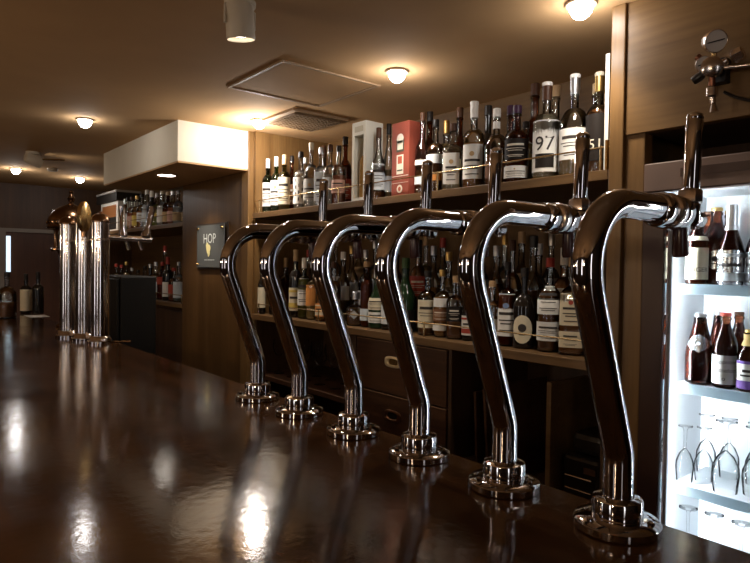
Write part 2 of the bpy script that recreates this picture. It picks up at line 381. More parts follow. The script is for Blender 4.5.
def make_tap():
    o = thing('beer_tap', '', 'beer tap', (0, 0, 0), 'row of six swan-neck beer taps')
    MB().lathe([(.056, 0), (.0585, .002), (.0585, .0115), (.056, .014), (.044, .0165), (.038, .018)], 44).build('base_flange', chrome, o)
    MB().lathe([(.034, .0175), (.0345, .019), (.0345, .040), (.033, .043), (.027, .045), (.021, .046)], 36).build('collar', chrome, o)
    for k in range(3):
        m = MB(); t = R(40+120*k); m.lathe([(.0045, .0160), (.0045, .020), (.003, .0215), (0.0001, .022)], 10, T=Matrix.Translation((.046*math.cos(t), .046*math.sin(t), 0)))
        m.build('bolt', chrome, o)
    pts = [(x, y, z+.012) if i == 0 else (x, y, z) for i, (x, y, z) in enumerate(NP)]
    MB().tube(pts, [.0205]*len(pts), 28).build('neck_tube', chrome, o)
    T = lambda x: aim((x, 0, NTOP-.002), (1, 0, 0))
    z0 = NP[-1][0]
    MB().lathe([(.0206, 0), (.0245, .002), (.0255, .006), (.0255, .026), (.0235, .029)], 32, T=T(z0-.004)).build('arm_ring', chrome, o)
    MB().lathe([(.0225, 0), (.0225, .006), (.0265, .008), (.028, .012), (.028, .024), (.0262, .028)], 32, T=T(z0+.022)).build('arm_ring', chrome2, o)
    MB().lathe([(.0255, 0), (.027, .004), (.0265, .024), (.024, .030), (.017, .033), (.0, .034)], 32, T=T(z0+.048), caps=(True, False)).build('end_cap', chrome, o)
    xf = z0+.112
    # faucet shank + body
    m = MB(); m.lathe([(.010, 0), (.010, .03)], 18, T=T(z0+.080)); m.lathe([(.0135, -.018), (.0155, -.014), (.0155, .014), (.0135, .020)], 22, T=Matrix.Translation((xf, 0, NTOP)))
    m.lathe([(.012, 0), (.0135, .026), (.010, .032)], 18, T=aim((xf, 0, NTOP-.006), (1, -.15, -.12)))
    m.build('faucet', chrome, o)
    sp = MB(); sp.tube([(xf-.033, 0, NTOP+.006), (xf-.032, 0, NTOP-.03), (xf-.030, 0, NTOP-.064), (xf-.029, 0, NTOP-.068)], [.0095, .0112, .0128, .0118], 18)
    sp.build('spout', nozzle_m, o)
    MB().tube([(xf+.016, 0, NTOP-.012), (xf+.018, 0, NTOP-.024)], .006, 12).build('vent_nub', chrome2, o)
    m = MB(); m.lathe([(.015, .014), (.0188, .018), (.0192, .034), (.0165, .038), (.012, .040)], 8, T=Matrix.Translation((xf, 0, NTOP)))
    m.build('handle_collar', chrome2, o)
    m = MB(); m.lathe([(.0125, .038), (.0128, .045), (.0130, .125), (.0131, .146), (.0122, .149), (.0128, .151), (.0122, .157), (.007, .161), (.0, .162)], 28, T=aim((xf, 0, NTOP), (.025, -.015, 1)), caps=(True, False))
    m.build('handle', chrome, o)
    return o
def children(o): return [c for c in bpy.data.objects if c.parent is o]
def dup(src):
    r = src.copy(); C.objects.link(r)
    for c in children(src):
        k = c.copy(); C.objects.link(k); k.parent = r
        for g in children(c):
            h = g.copy(); C.objects.link(h); h.parent = k
    return r
tap = make_tap()
tap_lab = ['nearest chrome swan-neck beer tap, standing in front of the lit fridge',
           'second chrome beer tap from the fridge, handle before the tall white-labelled bottles',
           'third chrome beer tap from the fridge, left of the dark open niche',
           'fourth chrome beer tap from the fridge, in front of the brass-handled drawers',
           'fifth chrome beer tap from the fridge, handle in front of the white carton',
           'farthest chrome beer tap, its curve next to the framed sign']
for i, (lab, Y) in enumerate(zip(tap_lab, (.441, .640, .843, 1.049, 1.268, 1.478))):
    t = tap if i == 0 else dup(tap)
    t.location = (.807, Y, COUNTER); t['label'] = lab

# ------------------------------------------------------------------ steel tower cluster on the counter
o = thing('beer_tower', 'tall beer tower of three steel columns with side taps on the far counter', 'beer tower', (.77, 3.09, COUNTER))
cols = [at_z(100, 343, COUNTER), at_z(84, 340, COUNTER), at_z(68, 337, COUNTER)]
for i, p in enumerate(cols):
    T = Matrix.Translation((p.x-.77, p.y-3.09, 0)); h = .545
    c = MB().lathe([(.0385, .02), (.0385, h)], 30, T=T).build('column', steel, o)
    MB().lathe([(.056, 0), (.056, .012), (.05, .016), (.045, .03), (.0395, .034)], 30, T=T).build('column_base', chrome, c)
    MB().lathe([(.0395, h-.085), (.0415, h-.083), (.0415, h-.075), (.0395, h-.073)], 30, T=T).build('column_band', chrome2, c)
    MB().lathe([(.041, h), (.0415, h+.006), (.038, h+.022), (.026, h+.036), (.012, h+.042), (.008, h+.05), (0, h+.053)], 30, T=T, caps=(True, False)).build('column_cap', bronze, c)
p = at_y(107, 238, 2.93); q = at_y(151, 240, 2.93)
z = 1.530-COUNTER
MB().tube([(.03, -.16, z), (q.x-.77, -.16, z-.004)], .014, 16).build('tap_manifold', chrome2, o)
for (u0, v0, u1, v1) in ((123, 236, 122, 206), (146, 236, 153, 207)):
    a = at_y(u0, v0, 2.93)-o.location; b_ = at_y(u1, v1, 2.93)-o.location
    MB().tube([a-Vector((0, 0, .004)), a+(b_-a)*.1, a+(b_-a)*.25, b_], [.02, .02, .011, .015], 14).build('tap_handle', chrome, o)
for u0, u1 in ((125, 129), (138, 142)):
    a = at_y(u0, 238, 2.93)-o.location; b_ = at_y(u1, 250, 2.93)-o.location
    MB().tube([a, b_], [.010, .008], 12).build('tap_spout', chrome, o)
a = at_y(84, 217, 3.0)-o.location
T = aim(a, (.62, -1, 0))
md = MB().lathe([(.0, .012), (.05, .012), (.056, .008), (.056, -.008), (.05, -.012), (0, -.012)], 30, T=T @ Matrix.Scale(.62, 4, (1, 0, 0)) @ Matrix.Scale(1.25, 4, (0, 1, 0)), caps=(False, False)).build('medallion', brass, o)
MB().tube([a-Vector((0, 0, .055)), a-Vector((0, 0, .09))], .012, 12).build('medallion_stem', bronze, o)

# bronze domed dispenser behind the tower
p = at_z(71, 327, COUNTER)
o = thing('domed_beer_font', 'ornate bronze domed font with a finial behind the steel tower', 'beer font', (p.x, p.y, COUNTER))
MB().lathe([(.075, 0), (.078, .01), (.07, .02), (.04, .04), (.03, .07)], 28).build('base', bronze, o)
MB().lathe([(.028, .07), (.026, .3), (.035, .36), (.06, .40), (.075, .43), (.07, .44)], 28).build('stem', bronze, o)
for k in range(6):
    t = R(60*k+15); x, y = .088*math.cos(t), .088*math.sin(t)
    MB().lathe([(.013, .44), (.009, .45), (.008, .53), (.013, .545)], 12, T=Matrix.Translation((x, y, 0))).build('pillar', bronze, o)
MB().lathe([(.10, .425), (.105, .43), (.105, .44), (.095, .445)], 30).build('gallery', bronze, o)
MB().lathe([(.11, .545), (.122, .55), (.125, .56), (.118, .575), (.122, .59), (.112, .62), (.092, .65), (.06, .672), (.03, .685), (.02, .69)], 32).build('dome', bronze, o)
m = MB()
for k in range(18):
    t = R(20*k); m.lathe([(.001, -.006), (.006, 0), (.001, .006)], 8, T=Matrix.Translation((.123*math.cos(t), .123*math.sin(t), .583)))
m.build('bead_band', brass, o)
MB().lathe([(.018, .69), (.01, .70), (.02, .715), (.022, .725), (.012, .738), (.009, .75), (.013, .757), (.008, .766), (.0, .77)], 20, caps=(True, False)).build('finial', bronze, o)

# ------------------------------------------------------------------ bottles
GL = {'clear': thin_glass('glass_clear', (.97, .97, .94), 2.0), 'green': thin_glass('glass_green', (.20, .34, .12)),
      'olive': thin_glass('glass_olive', (.40, .40, .18)), 'amber': thin_glass('glass_amber', (.42, .19, .06)),
      'dark': pbr('glass_dark', (.012, .009, .007), .06, spec=.6), 'brown': thin_glass('glass_brown_beer', (.50, .26, .16)),
      'darkgreen': pbr('glass_dark_green', (.012, .03, .012), .06, spec=.6)}
LQ = {'whisky': pbr('liquid_whisky', (.60, .26, .06), .12, trans=.22, ior=1.33), 'gold': pbr('liquid_gold', (.74, .50, .17), .12, trans=.22, ior=1.33),
      'pale': pbr('liquid_pale', (.78, .68, .45), .12, trans=.25, ior=1.33), 'water': pbr('liquid_clear', (.80, .80, .76), .1, trans=.45, ior=1.33),
      'dk': pbr('liquid_dark_amber', (.34, .125, .035), .12, trans=.2, ior=1.33), 'red': pbr('liquid_red', (.48, .13, .07), .12, trans=.25, ior=1.33),
      'lime': pbr('liquid_lime', (.55, .62, .12), .12, trans=.6, ior=1.33), 'beer': pbr('liquid_beer', (.34, .12, .065), .12, trans=.5, ior=1.33)}
CAPC = {'white': (.82, .80, .75), 'black': (.018, .014, .012), 'gold': (.60, .40, .14), 'silver': (.55, .56, .58), 'red': (.36, .045, .03),
        'cork': (.45, .29, .15), 'tan': (.52, .37, .21), 'brown': (.075, .032, .016), 'purple': (.055, .022, .05), 'darkred': (.14, .022, .018), 'cream': (.70, .62, .46), 'green': (.05, .10, .03)}
def capmat(c): return pbr('cap_'+c, CAPC[c], .38, 1. if c in ('gold', 'silver') else 0., spec=.3)
LABC = {'white': (.80, .79, .75), 'ice': (.70, .76, .80), 'cream': (.74, .66, .48), 'black': (.014, .010, .008), 'orange': (.72, .30, .08), 'pink': (.68, .40, .32),
        'red': (.42, .07, .045), 'tan': (.52, .36, .19), 'brown': (.22, .10, .05), 'gold': (.62, .43, .16), 'blue': (.22, .30, .45), 'purple': (.16, .08, .30),
        'grey': (.42, .41, .38), 'silver': (.75, .78, .82), 'yellow': (.70, .52, .12)}
def labmat(c): return pbr('label_'+c, LABC[c], .6 if c != 'silver' else .25, .9 if c == 'silver' else 0., spec=.25)

SHAPES = {  # (body top, shoulder top, neck radius fraction, cap start, cap radius scale, squareness, shoulder curve)
    'whisky': (.57, .69, .32, .90, 1.16, 2., .2), 'bordeaux': (.60, .71, .37, .83, 1.05, 2., .35), 'burgundy': (.42, .72, .36, .86, 1.06, 2., .9),
    'square': (.60, .69, .32, .89, 1.2, 5., .4), 'round': (.50, .68, .27, .89, 1.25, 2., .2), 'decanter': (.50, .62, .30, .78, 1.5, 5., .4),
    'slim': (.62, .76, .5, .92, 1.1, 2., .6), 'beer': (.56, .84, .42, .955, 1.08, 2., .9), 'skittle': (.36, .94, .40, .955, 1.12, 2., .8),
    'tall': (.52, .68, .35, .89, 1.12, 2., .6), 'champ': (.40, .74, .44, .74, 1.08, 2., .9)}
def bottle_profile(r, h, shape):
    hb, hs, nf, hc, cr, n, cv = SHAPES[shape]
    rn = max(r*nf, .009)
    pr = [(r*.80, 0), (r*.96, .004), (r, .012), (r, hb*h)]
    for i in range(1, 8):
        t = i/8.
        if cv > 1: k = .5-.5*math.cos(math.pi*t)
        else: k = (1-math.sqrt(max(0, 1-t*t)))*(1-cv) + cv*(.5-.5*math.cos(math.pi*t))
        pr.append((r+(rn-r)*k, (hb+(hs-hb)*t)*h))
    pr.append((rn, hs*h)); zc = hc*h; pr += [(rn*.95, zc-.020), (rn*.95, zc-.012), (rn*1.13, zc-.011), (rn*1.13, zc-.004), (rn*.95, zc-.003), (rn*.95, .985*h)]
    return pr, rn, hb, hs, hc, cr, n
def prof_r(pr, z):
    for (r0, z0), (r1, z1) in zip(pr, pr[1:]):
        if z0 <= z <= z1 and z1 > z0: return r0+(r1-r0)*(z-z0)/(z1-z0)
    return pr[-1][0]
def label_mesh(pr, h, n, z0, z1, half, face, deco, rot, text=None, off=.0009):
    """curved paper label; material 0 paper, 1 ink, 2 accent"""
    fn = circ(n); m = MB(); segs = 14
    def P(t, z, e=off):
        a = face+t; rr = (prof_r(pr, z)+.0)*fn(a-rot)+e
        return Vector((rr*math.cos(a), rr*math.sin(a), z))
    H = R(half)
    def patch(t0, t1, za, zb, mi, e, k=segs):
        b = len(m.v)
        for j in range(3):
            z = za+(zb-za)*j/2
            for i in range(k+1): m.v.append(P(t0+(t1-t0)*i/k, z, e))
        for j in range(2):
            for i in range(k):
                q = b+j*(k+1)+i; m.face((q, q+1, q+k+2, q+k+1), mi)
    def disc(t0, zc, rad, mi, e, k=18, ys=1.):
        r_ = prof_r(pr, zc); b = len(m.v); m.v.append(P(t0, zc, e)); nr = 5
        for g in range(1, nr+1):
            for i in range(k):
                a = 2*math.pi*i/k; m.v.append(P(t0+rad*g/nr*math.cos(a)/r_, zc+rad*g/nr*ys*math.sin(a), e))
        for i in range(k): m.face((b, b+1+i, b+1+(i+1) % k), mi)
        for g in range(nr-1):
            for i in range(k):
                q = b+1+g*k+i; w_ = b+1+g*k+(i+1) % k; m.face((q, q+k, w_+k, w_), mi)
    z0, z1 = z0*h, z1*h; dz = z1-z0; r_ = prof_r(pr, (z0+z1)/2); e2 = off+.0006
    if deco == 'oval': disc(0, (z0+z1)/2, dz*.36, 0, off, 22, 1.35); disc(0, z0+dz*.55, dz*.14, 1, e2); patch(-.25, .25, z0+dz*.30, z0+dz*.34, 1, e2, 4); return m
    if deco == 'diamond':
        b = len(m.v); nr, nc = 12, 8
        for j in range(nr+1):
            z = z0+(z1-z0)*j/nr; hw_ = H*(1-abs(2*j/nr-1))
            for i in range(nc+1): m.v.append(P(-hw_+2*hw_*i/nc, z, off))
        for j in range(nr):
            for i in range(nc):
                q = b+j*(nc+1)+i; m.face((q, q+1, q+nc+2, q+nc+1), 0)
        disc(0, (z0+z1)/2, (z1-z0)*.09, 2, off+.0012); return m
    patch(-H, H, z0, z1, 0, off)
    if deco == 'lines':
        patch(-H*.6, H*.6, z0+dz*.66, z0+dz*.76, 1, e2, 8)
        for f_, w_ in ((.52, .7), (.42, .5), (.2, .6), (.13, .45)): patch(-H*w_, H*w_, z0+dz*f_, z0+dz*(f_+.025), 1, e2, 8)
    elif deco == 'emblem':
        disc(0, z0+dz*.72, min(dz*.07, r_*.3), 2, e2); patch(-H*.7, H*.7, z0+dz*.50, z0+dz*.57, 1, e2, 8)
        for f_, w_ in ((.36, .7), (.28, .5), (.12, .6)): patch(-H*w_, H*w_, z0+dz*f_, z0+dz*(f_+.03), 1, e2, 8)
    elif deco == 'bands':
        patch(-H, H, z0+dz*.80, z0+dz*.90, 2, e2); patch(-H, H, z0+dz*.10, z0+dz*.34, 2, e2)
        patch(-H*.6, H*.6, z0+dz*.52, z0+dz*.62, 1, e2, 8)
    elif deco == 'zebra':
        for k in range(7):
            a = -H+2*H*(k+.2)/7; zz = z0+dz*(.1+.1*(k % 3))
            for q in range(3): patch(a+.03*q, a+.16+.05*(q % 2), zz+dz*.26*q, zz+dz*.26*q+dz*.13, 1, e2, 3)
    elif deco == 'shield':
        patch(-H, H, z0, z0+dz*.3, 2, e2); patch(-H, H, z0+dz*.9, z1, 2, e2); patch(-H*.5, H*.5, z0+dz*.45, z0+dz*.52, 1, e2, 6); patch(-H*.35, H*.35, z0+dz*.6, z0+dz*.7, 1, e2, 6)
    if text:
        for (s_, fz, hh, mi) in text:
            zc = z0+dz*fz; rr = prof_r(pr, zc)
            add_text(m, s_, hh, lambda x, y: P(x/rr/ (1.0), zc+y, e2+.0004), mi)
    return m
PEND = []
def bottle(u, X, vtop, r, shape, glass, liq, lvl, cap, labels, desc, zs, group, face=None, Y=None, h=None, name='bottle', cat='bottle'):
    p = at_x(u, vtop, X); y = p.y if Y is None else Y
    PEND.append(dict(x=X, y=y, h=(p.z-zs) if h is None else h, r=r, shape=shape, glass=glass, liq=liq, lvl=lvl, cap=cap, labels=labels, desc=desc, z=zs, group=group, face=face, name=name, cat=cat))
def flush_bottles():
    # neighbours on a shelf touch but never interpenetrate
    for _ in range(60):
        hit = False
        for i, a in enumerate(PEND):
            for b in PEND[i+1:]:
                if a['z'] != b['z']: continue
                ka = 1.19 if SHAPES[a['shape']][5] > 3 else 1.; kb = 1.19 if SHAPES[b['shape']][5] > 3 else 1.
                dx, dy = b['x']-a['x'], b['y']-a['y']; d = math.hypot(dx, dy) or 1e-4; need = a['r']*ka+b['r']*kb+.0015
                if d < need:
                    hit = True; over = need-d
                    push = min(over*.5, .004)
                    a['x'] -= dx/d*push*.5; b['x'] += dx/d*push*.5; a['y'] -= dy/d*push*.3; b['y'] += dy/d*push*.3
                    a['r'] *= 1-min(.02, over*.35/need); b['r'] *= 1-min(.02, over*.35/need)
                    for q in (a, b):
                        lo = q.get('xmin', 0)
                        if q['x']-q['r']*1.15 < lo: q['x'] = lo+q['r']*1.15
        if not hit: break
    for d in PEND:
        r, h = d['r'], d['h']; pr, rn, hb, hs, hc, cr, n = bottle_profile(r, h, d['shape'])
        o = thing(d['name'], d['desc'], d['cat'], (d['x'], d['y'], d['z']+.0008), d['group'])
        fa = math.atan2(-d['y'], -d['x']) if d['face'] is None else d['face']
        if d['face'] is None: fa = math.pi + .78*(math.atan2(d['y'], d['x']))
        rot = fa
        seg = 28 if n < 3 else 36
        opaque = d['glass'] in ('dark', 'darkgreen')
        MB().lathe(pr, seg, n=n, rot=rot).build('glass', GL[d['glass']], o)
        if d['liq'] and not opaque:
            zl = d['lvl']*h; ip = [(max(rr-.0022, .003), max(z, .005)) for rr, z in pr if z < zl]; ip.append((max(prof_r(pr, zl)-.0022, .003), zl))
            ip = [ip[0]]+[q for q0, q in zip(ip, ip[1:]) if q[1] > q0[1]+1e-5]
            MB().lathe(ip, seg, n=n, rot=rot).build('liquid', LQ[d['liq']], o)
        if d['cap']:
            rc = rn*cr; z0 = hc*h
            if d['shape'] == 'champ':
                pz = [q for q in pr if q[1] > .66*h]; cp = [(q[0]+.001, q[1]) for q in pz if q[1] < h*.98]+[(rn*1.0, h), (rn*.7, h*1.004)]
            else:
                cp = [(rc, z0), (rc*1.01, z0+.003), (rc, h-.002), (rc*.9, h), (rc*.3, h+.0005)]
            c0 = d['cap'].split('+')
            if len(c0) > 1:
                zm = h-.012; MB().lathe([(rc*1.06, zm), (rc*1.06, h-.001), (rc*.95, h+.0005)], 20).build('stopper', capmat(c0[0]), o)
                z0 -= .028; cp = [(rn*1.14, z0), (rn*1.14, z0+.012), (rc*1.01, z0+.02), (rc, zm-.0005)]
            MB().lathe(cp, 20).build('cap', capmat(c0[-1]), o)
        for li, L in enumerate(d['labels']):
            z0, z1, half, col, deco = L[:5]; text = L[5] if len(L) > 5 else None; acc = L[6] if len(L) > 6 else 'tan'
            inkm = ink if col not in ('black', 'blue', 'purple', 'red', 'brown') else pbr('pale_ink', (.72, .66, .55), .6)
            label_mesh(pr, h, n, z0, z1, half, fa, deco, rot, text, .0009+.0012*li).build('label', [labmat(col), inkm, labmat(acc)], o)
    PEND.clear()

GU, GM = 'bottles on the upper shelf', 'bottles on the lower shelf'
W = 'white'
xf, xm, xb = 1.735, 1.835, 1.94
def U(u, X, v, r, *a):
    fc = a[7] if len(a) > 7 else None
    bottle(u, X, v, r, *a[:7], SH_U, GU, fc)
# front row of the upper shelf, left to right
U(268, xf, 159, .030, 'bordeaux', 'green', 'pale', .5, W, [(.13, .56, 80, W, 'lines')], 'green bottle with tall white cap, leftmost on the upper shelf')
U(276.5, xf, 157, .031, 'bordeaux', 'green', 'pale', .5, W, [(.13, .57, 80, W, 'emblem')], 'green bottle with tall white cap, second from the left post')
U(284.5, xf, 155, .033, 'bordeaux', 'olive', 'pale', .5, 'tan', [(.13, .60, 80, 'cream', 'lines')], 'olive bottle with tan cap beside the two white-capped bottles')
U(301, xf, 152, .038, 'whisky', 'clear', 'water', .5, 'black', [(.1, .55, 95, W, 'zebra')], 'clear bottle with a black and white patterned label and black cap')
U(311.5, xf, 143, .038, 'round', 'clear', 'water', .45, 'cream', [(.12, .44, 70, 'grey', 'emblem')], 'clear stoppered bottle with grey label, before the ceiling vent')
U(321.5, xf, 147.5, .033, 'square', 'clear', 'water', .5, 'silver', [(.10, .58, 45, 'ice', 'lines')], 'square clear bottle with silver cap and pale blue label')
U(330.5, xf, 145, .037, 'round', 'clear', 'water', .5, 'brown', [(.24, .46, 80, 'ice', 'plain')], 'round clear bottle with brown cap and pale shoulder label')
U(339, xf, 146, .034, 'whisky', 'clear', 'red', .5, 'black', [(.2, .42, 75, 'pink', 'lines')], 'bottle of rosy liquid with black cap left of the white carton')
U(379, xf-.005, 128, .031, 'burgundy', 'clear', 'whisky', .12, 'brown', [(.14, .50, 85, 'ice', 'lines')], 'bottle with brown cap and pale label before the white carton')
U(389, 1.79, 124, .029, 'burgundy', 'clear', 'pale', .4, 'black', [(.12, .32, 80, 'ice', 'plain')], 'slim dark-capped bottle squeezed between white carton and red box')
U(423, xf, 113, .030, 'tall', 'clear', 'dk', .30, 'brown', [(.13, .23, 80, 'ice', 'plain'), (.36, .42, 55, W, 'plain')], 'clear bottle with white band and brown stopper right of the red box')
U(436, xf, 120, .036, 'whisky', 'clear', 'dk', .5, 'black', [(.40, .52, 80, 'ice', 'plain'), (.17, .27, 80, 'orange', 'plain')], 'bottle with grey label over an orange band and a black cap')
U(453.5, xf, 124, .039, 'square', 'clear', 'pale', .35, 'brown', [(.1, .55, 40, W, 'emblem')], 'squarish clear bottle with white label and brown cap, mid upper shelf')
U(474.5, xf, 102, .040, 'whisky', 'clear', 'whisky', .52, 'white+white', [(.11, .50, 62, W, 'emblem')], 'amber whisky bottle with white cap and tall white label')
U(497, xf, 109, .041, 'round', 'clear', 'dk', .40, W, [(.10, .30, 55, 'brown', 'plain'), (.74, .83, 120, W, 'plain')], 'round bottle of dark amber with a white neck band')
U(517.5, xf, 106, .041, 'whisky', 'amber', 'dk', .5, 'purple', [(.30, .56, 70, 'black', 'lines'), (.07, .22, 70, W, 'emblem')], 'bottle with black label above a white strip and purple capsule')
U(547.5, xf, 83, .044, 'whisky', 'clear', 'pale', .50, 'white+brown', [(.08, .60, 75, W, 'plain', [('97', .53, .066, 1)], 'tan'), (.12, .26, 40, 'black', 'plain')], 'pale whisky bottle with white cap and a large 97 on its label')
U(575.5, xf, 75, .046, 'round', 'clear', 'gold', .25, 'white+silver', [(.16, .46, 72, W, 'lines')], 'tall clear bottle with silver and white stopper and wide white label')
U(600, xf-.005, 73, .038, 'whisky', 'clear', 'dk', .62, 'cream+gold', [(.12, .58, 75, 'black', 'plain', [('51', .34, .044, 1)], 'tan')], 'dark-labelled bottle with tan stopper and number 51, rightmost on the shelf', R(180)+math.atan2(1.0, 1.73)-.22)
# second row
U(292, xm, 156, .033, 'whisky', 'amber', 'dk', .5, 'black', [(.15, .5, 70, 'brown', 'lines')], 'dark amber bottle behind the patterned-label bottle on the upper shelf')
U(305, xm, 158, .03, 'whisky', 'clear', 'water', .5, W, [(.15, .5, 70, W, 'lines')], 'small white-capped bottle behind the grey-label stoppered bottle')
U(345.5, xm, 137, .036, 'tall', 'amber', 'red', .6, 'black', [(.12, .4, 80, 'red', 'lines')], 'tall reddish-brown bottle with black cap just left of the white carton')
U(324, xb, 146, .034, 'bordeaux', 'dark', None, .5, 'brown', [], 'dark bottle at the back behind the silver-capped square bottle')
U(407, xb, 122, .036, 'bordeaux', 'amber', 'dk', .6, 'black', [], 'dark bottle in the back row behind the red box')
U(430, xm, 112, .035, 'tall', 'amber', 'red', .7, 'black', [(.1, .4, 80, 'red', 'plain')], 'reddish bottle behind the bottle with the orange band')
U(446.5, xm, 121, .033, 'bordeaux', 'clear', 'gold', .5, 'gold', [(.1, .4, 80, W, 'plain')], 'gold-capped bottle behind the squarish clear bottle')
U(460, xm, 108, .036, 'tall', 'amber', 'dk', .6, 'brown', [(.1, .4, 80, 'cream', 'plain')], 'tall dark brown bottle behind the amber whisky with the white cap')
U(488.5, xm, 106, .037, 'tall', 'dark', None, .6, 'black', [(.30, .46, 80, 'ice', 'plain')], 'black bottle with pale label behind the round dark amber bottle')
U(511, xm, 106, .036, 'tall', 'amber', 'dk', .6, 'purple', [], 'purple-capped bottle in the second row behind the black label')
U(526, xm, 122, .034, 'whisky', 'clear', 'gold', .5, 'black', [(.66, .76, 120, W, 'plain')], 'short bottle with white neck band left of the 97 bottle')
U(535.5, xb, 84, .043, 'tall', 'amber', 'dk', .6, 'brown', [(.1, .4, 80, 'cream', 'plain')], 'tall brown-stoppered bottle behind and left of the 97 bottle')
U(556, xb, 86, .042, 'tall', 'clear', 'gold', .45, 'cork', [(.1, .4, 80, W, 'plain')], 'cork-stoppered bottle behind and right of the 97 bottle')
U(597.5, xm, 84, .040, 'tall', 'clear', 'whisky', .35, 'tan', [(.1, .4, 80, 'tan', 'plain')], 'clear tan-capped bottle behind the number 51 bottle')
for q in PEND: q['xmin'] = 1.672
flush_bottles()

# lower shelf
def Lw(u, X, v, r, *a): bottle(u, X, v, r, *a, SH_L, GM)
Lw(262, 1.69, 268, .022, 'slim', 'dark', None, .5, 'black', [(.14, .58, 75, 'cream', 'plain')], 'dark slender bottle with cream label, leftmost on the lower shelf')
Lw(275, xf, 256, .032, 'bordeaux', 'dark', None, .5, 'black', [], 'black bottle second from the left post on the lower shelf')
Lw(286, xm, 258, .033, 'bordeaux', 'amber', 'dk', .6, 'cork', [], 'amber bottle with cork top behind the black bottle, lower shelf')
Lw(296, xf, 250, .034, 'bordeaux', 'dark', None, .5, 'tan', [(.10, .44, 80, 'cream', 'bands', None, 'yellow')], 'tall dark bottle with tan cap and banded cream label')
Lw(304.5, xf, 258, .033, 'bordeaux', 'olive', 'pale', .5, W, [(.22, .66, 75, W, 'lines')], 'white-capped bottle with white label beside the orange labels')
Lw(313, xf+.005, 262, .034, 'whisky', 'clear', 'gold', .6, W, [(.24, .60, 80, 'orange', 'plain')], 'bottle with a broad orange label on the lower shelf')
Lw(322.5, xf-.01, 272, .033, 'whisky', 'clear', 'whisky', .6, 'red', [(.10, .36, 80, 'orange', 'bands', None, 'cream')], 'red-capped bottle with a low orange and cream label')
Lw(334, xf, 262, .035, 'whisky', 'clear', 'dk', .5, 'brown', [(.14, .40, 75, 'brown', 'lines')], 'brown-labelled bottle between orange label and cube decanter')
Lw(343.5, xm, 252, .035, 'tall', 'clear', 'whisky', .4, W, [(.3, .5, 75, W, 'plain')], 'tall clear white-capped bottle behind the cube decanter')
Lw(356, xf, 292, .040, 'decanter', 'clear', 'dk', .40, 'silver', [(.20, .46, 30, 'grey', 'diamond')], 'squat cube decanter with a diamond mark on the lower shelf')
Lw(367, xf, 262, .028, 'slim', 'amber', 'gold', .72, 'cork', [(.10, .28, 75, 'ice', 'plain')], 'slender amber bottle with small pale label by the cube decanter')
Lw(377.5, xf, 270, .038, 'burgundy', 'darkgreen', None, .5, W, [(.10, .28, 85, W, 'lines'), (.32, .52, 85, 'cream', 'lines')], 'dark green bottle with a big cream label, lower shelf centre')
Lw(388, xf, 280, .028, 'bordeaux', 'dark', None, .5, 'black', [(.12, .5, 75, 'ice', 'plain')], 'black bottle with pale blue label right of the dark green one')
Lw(406, xf, 258, .045, 'burgundy', 'darkgreen', None, .5, 'green', [(.08, .30, 70, 'black', 'plain')], 'wide-bellied dark green bottle behind the fourth tap')
Lw(428, xf, 271, .038, 'whisky', 'clear', 'dk', .35, 'black', [(.12, .55, 70, 'cream', 'lines')], 'bottle with cream label and black cap right of the wide green bottle')
Lw(443, xf, 270, .034, 'whisky', 'clear', 'whisky', .6, 'gold', [(.45, .58, 80, W, 'plain'), (.24, .42, 80, 'brown', 'lines'), (.10, .2, 80, W, 'plain')], 'gold-capped bottle with white, brown and white labels')
Lw(456, xf, 276, .037, 'square', 'clear', 'dk', .5, 'cork', [(.28, .52, 45, 'black', 'lines')], 'square dark bottle with black label by the gold-capped one')
Lw(469, xf, 285, .027, 'slim', 'dark', None, .5, 'red', [(.1, .45, 70, W, 'bands', None, 'red')], 'slim dark bottle with a narrow red and white label')
Lw(482, xm, 266, .036, 'tall', 'clear', 'dk', .5, 'brown', [(.2, .45, 70, 'tan', 'lines')], 'brown-capped bottle with tan label behind the fifth gap')
Lw(493, xf, 281, .036, 'whisky', 'clear', 'dk', .45, 'cork', [(.12, .40, 70, 'cream', 'plain')], 'cork-capped bottle with cream label left of the white-label bottle')
Lw(508.5, xf, 262, .037, 'whisky', 'amber', 'dk', .5, 'black', [(.12, .62, 68, W, 'emblem', None, 'blue')], 'dark bottle with tall white label and small blue emblem')
Lw(524, xf, 268, .041, 'round', 'dark', None, .5, 'black', [(.06, .42, 60, 'cream', 'oval')], 'dark round-shouldered bottle with an oval cream label')
Lw(551, xf, 258, .040, 'whisky', 'clear', 'dk', .65, 'red', [(.40, .70, 75, W, 'lines'), (.12, .32, 75, W, 'lines')], 'red-capped bottle with two stacked white labels')
Lw(573, xf, 256, .041, 'square', 'clear', 'dk', .6, 'cork', [(.30, .62, 45, 'cream', 'emblem', None, 'red'), (.08, .24, 45, 'cream', 'lines')], 'square bottle with cream crest label, rightmost in front on the lower shelf')
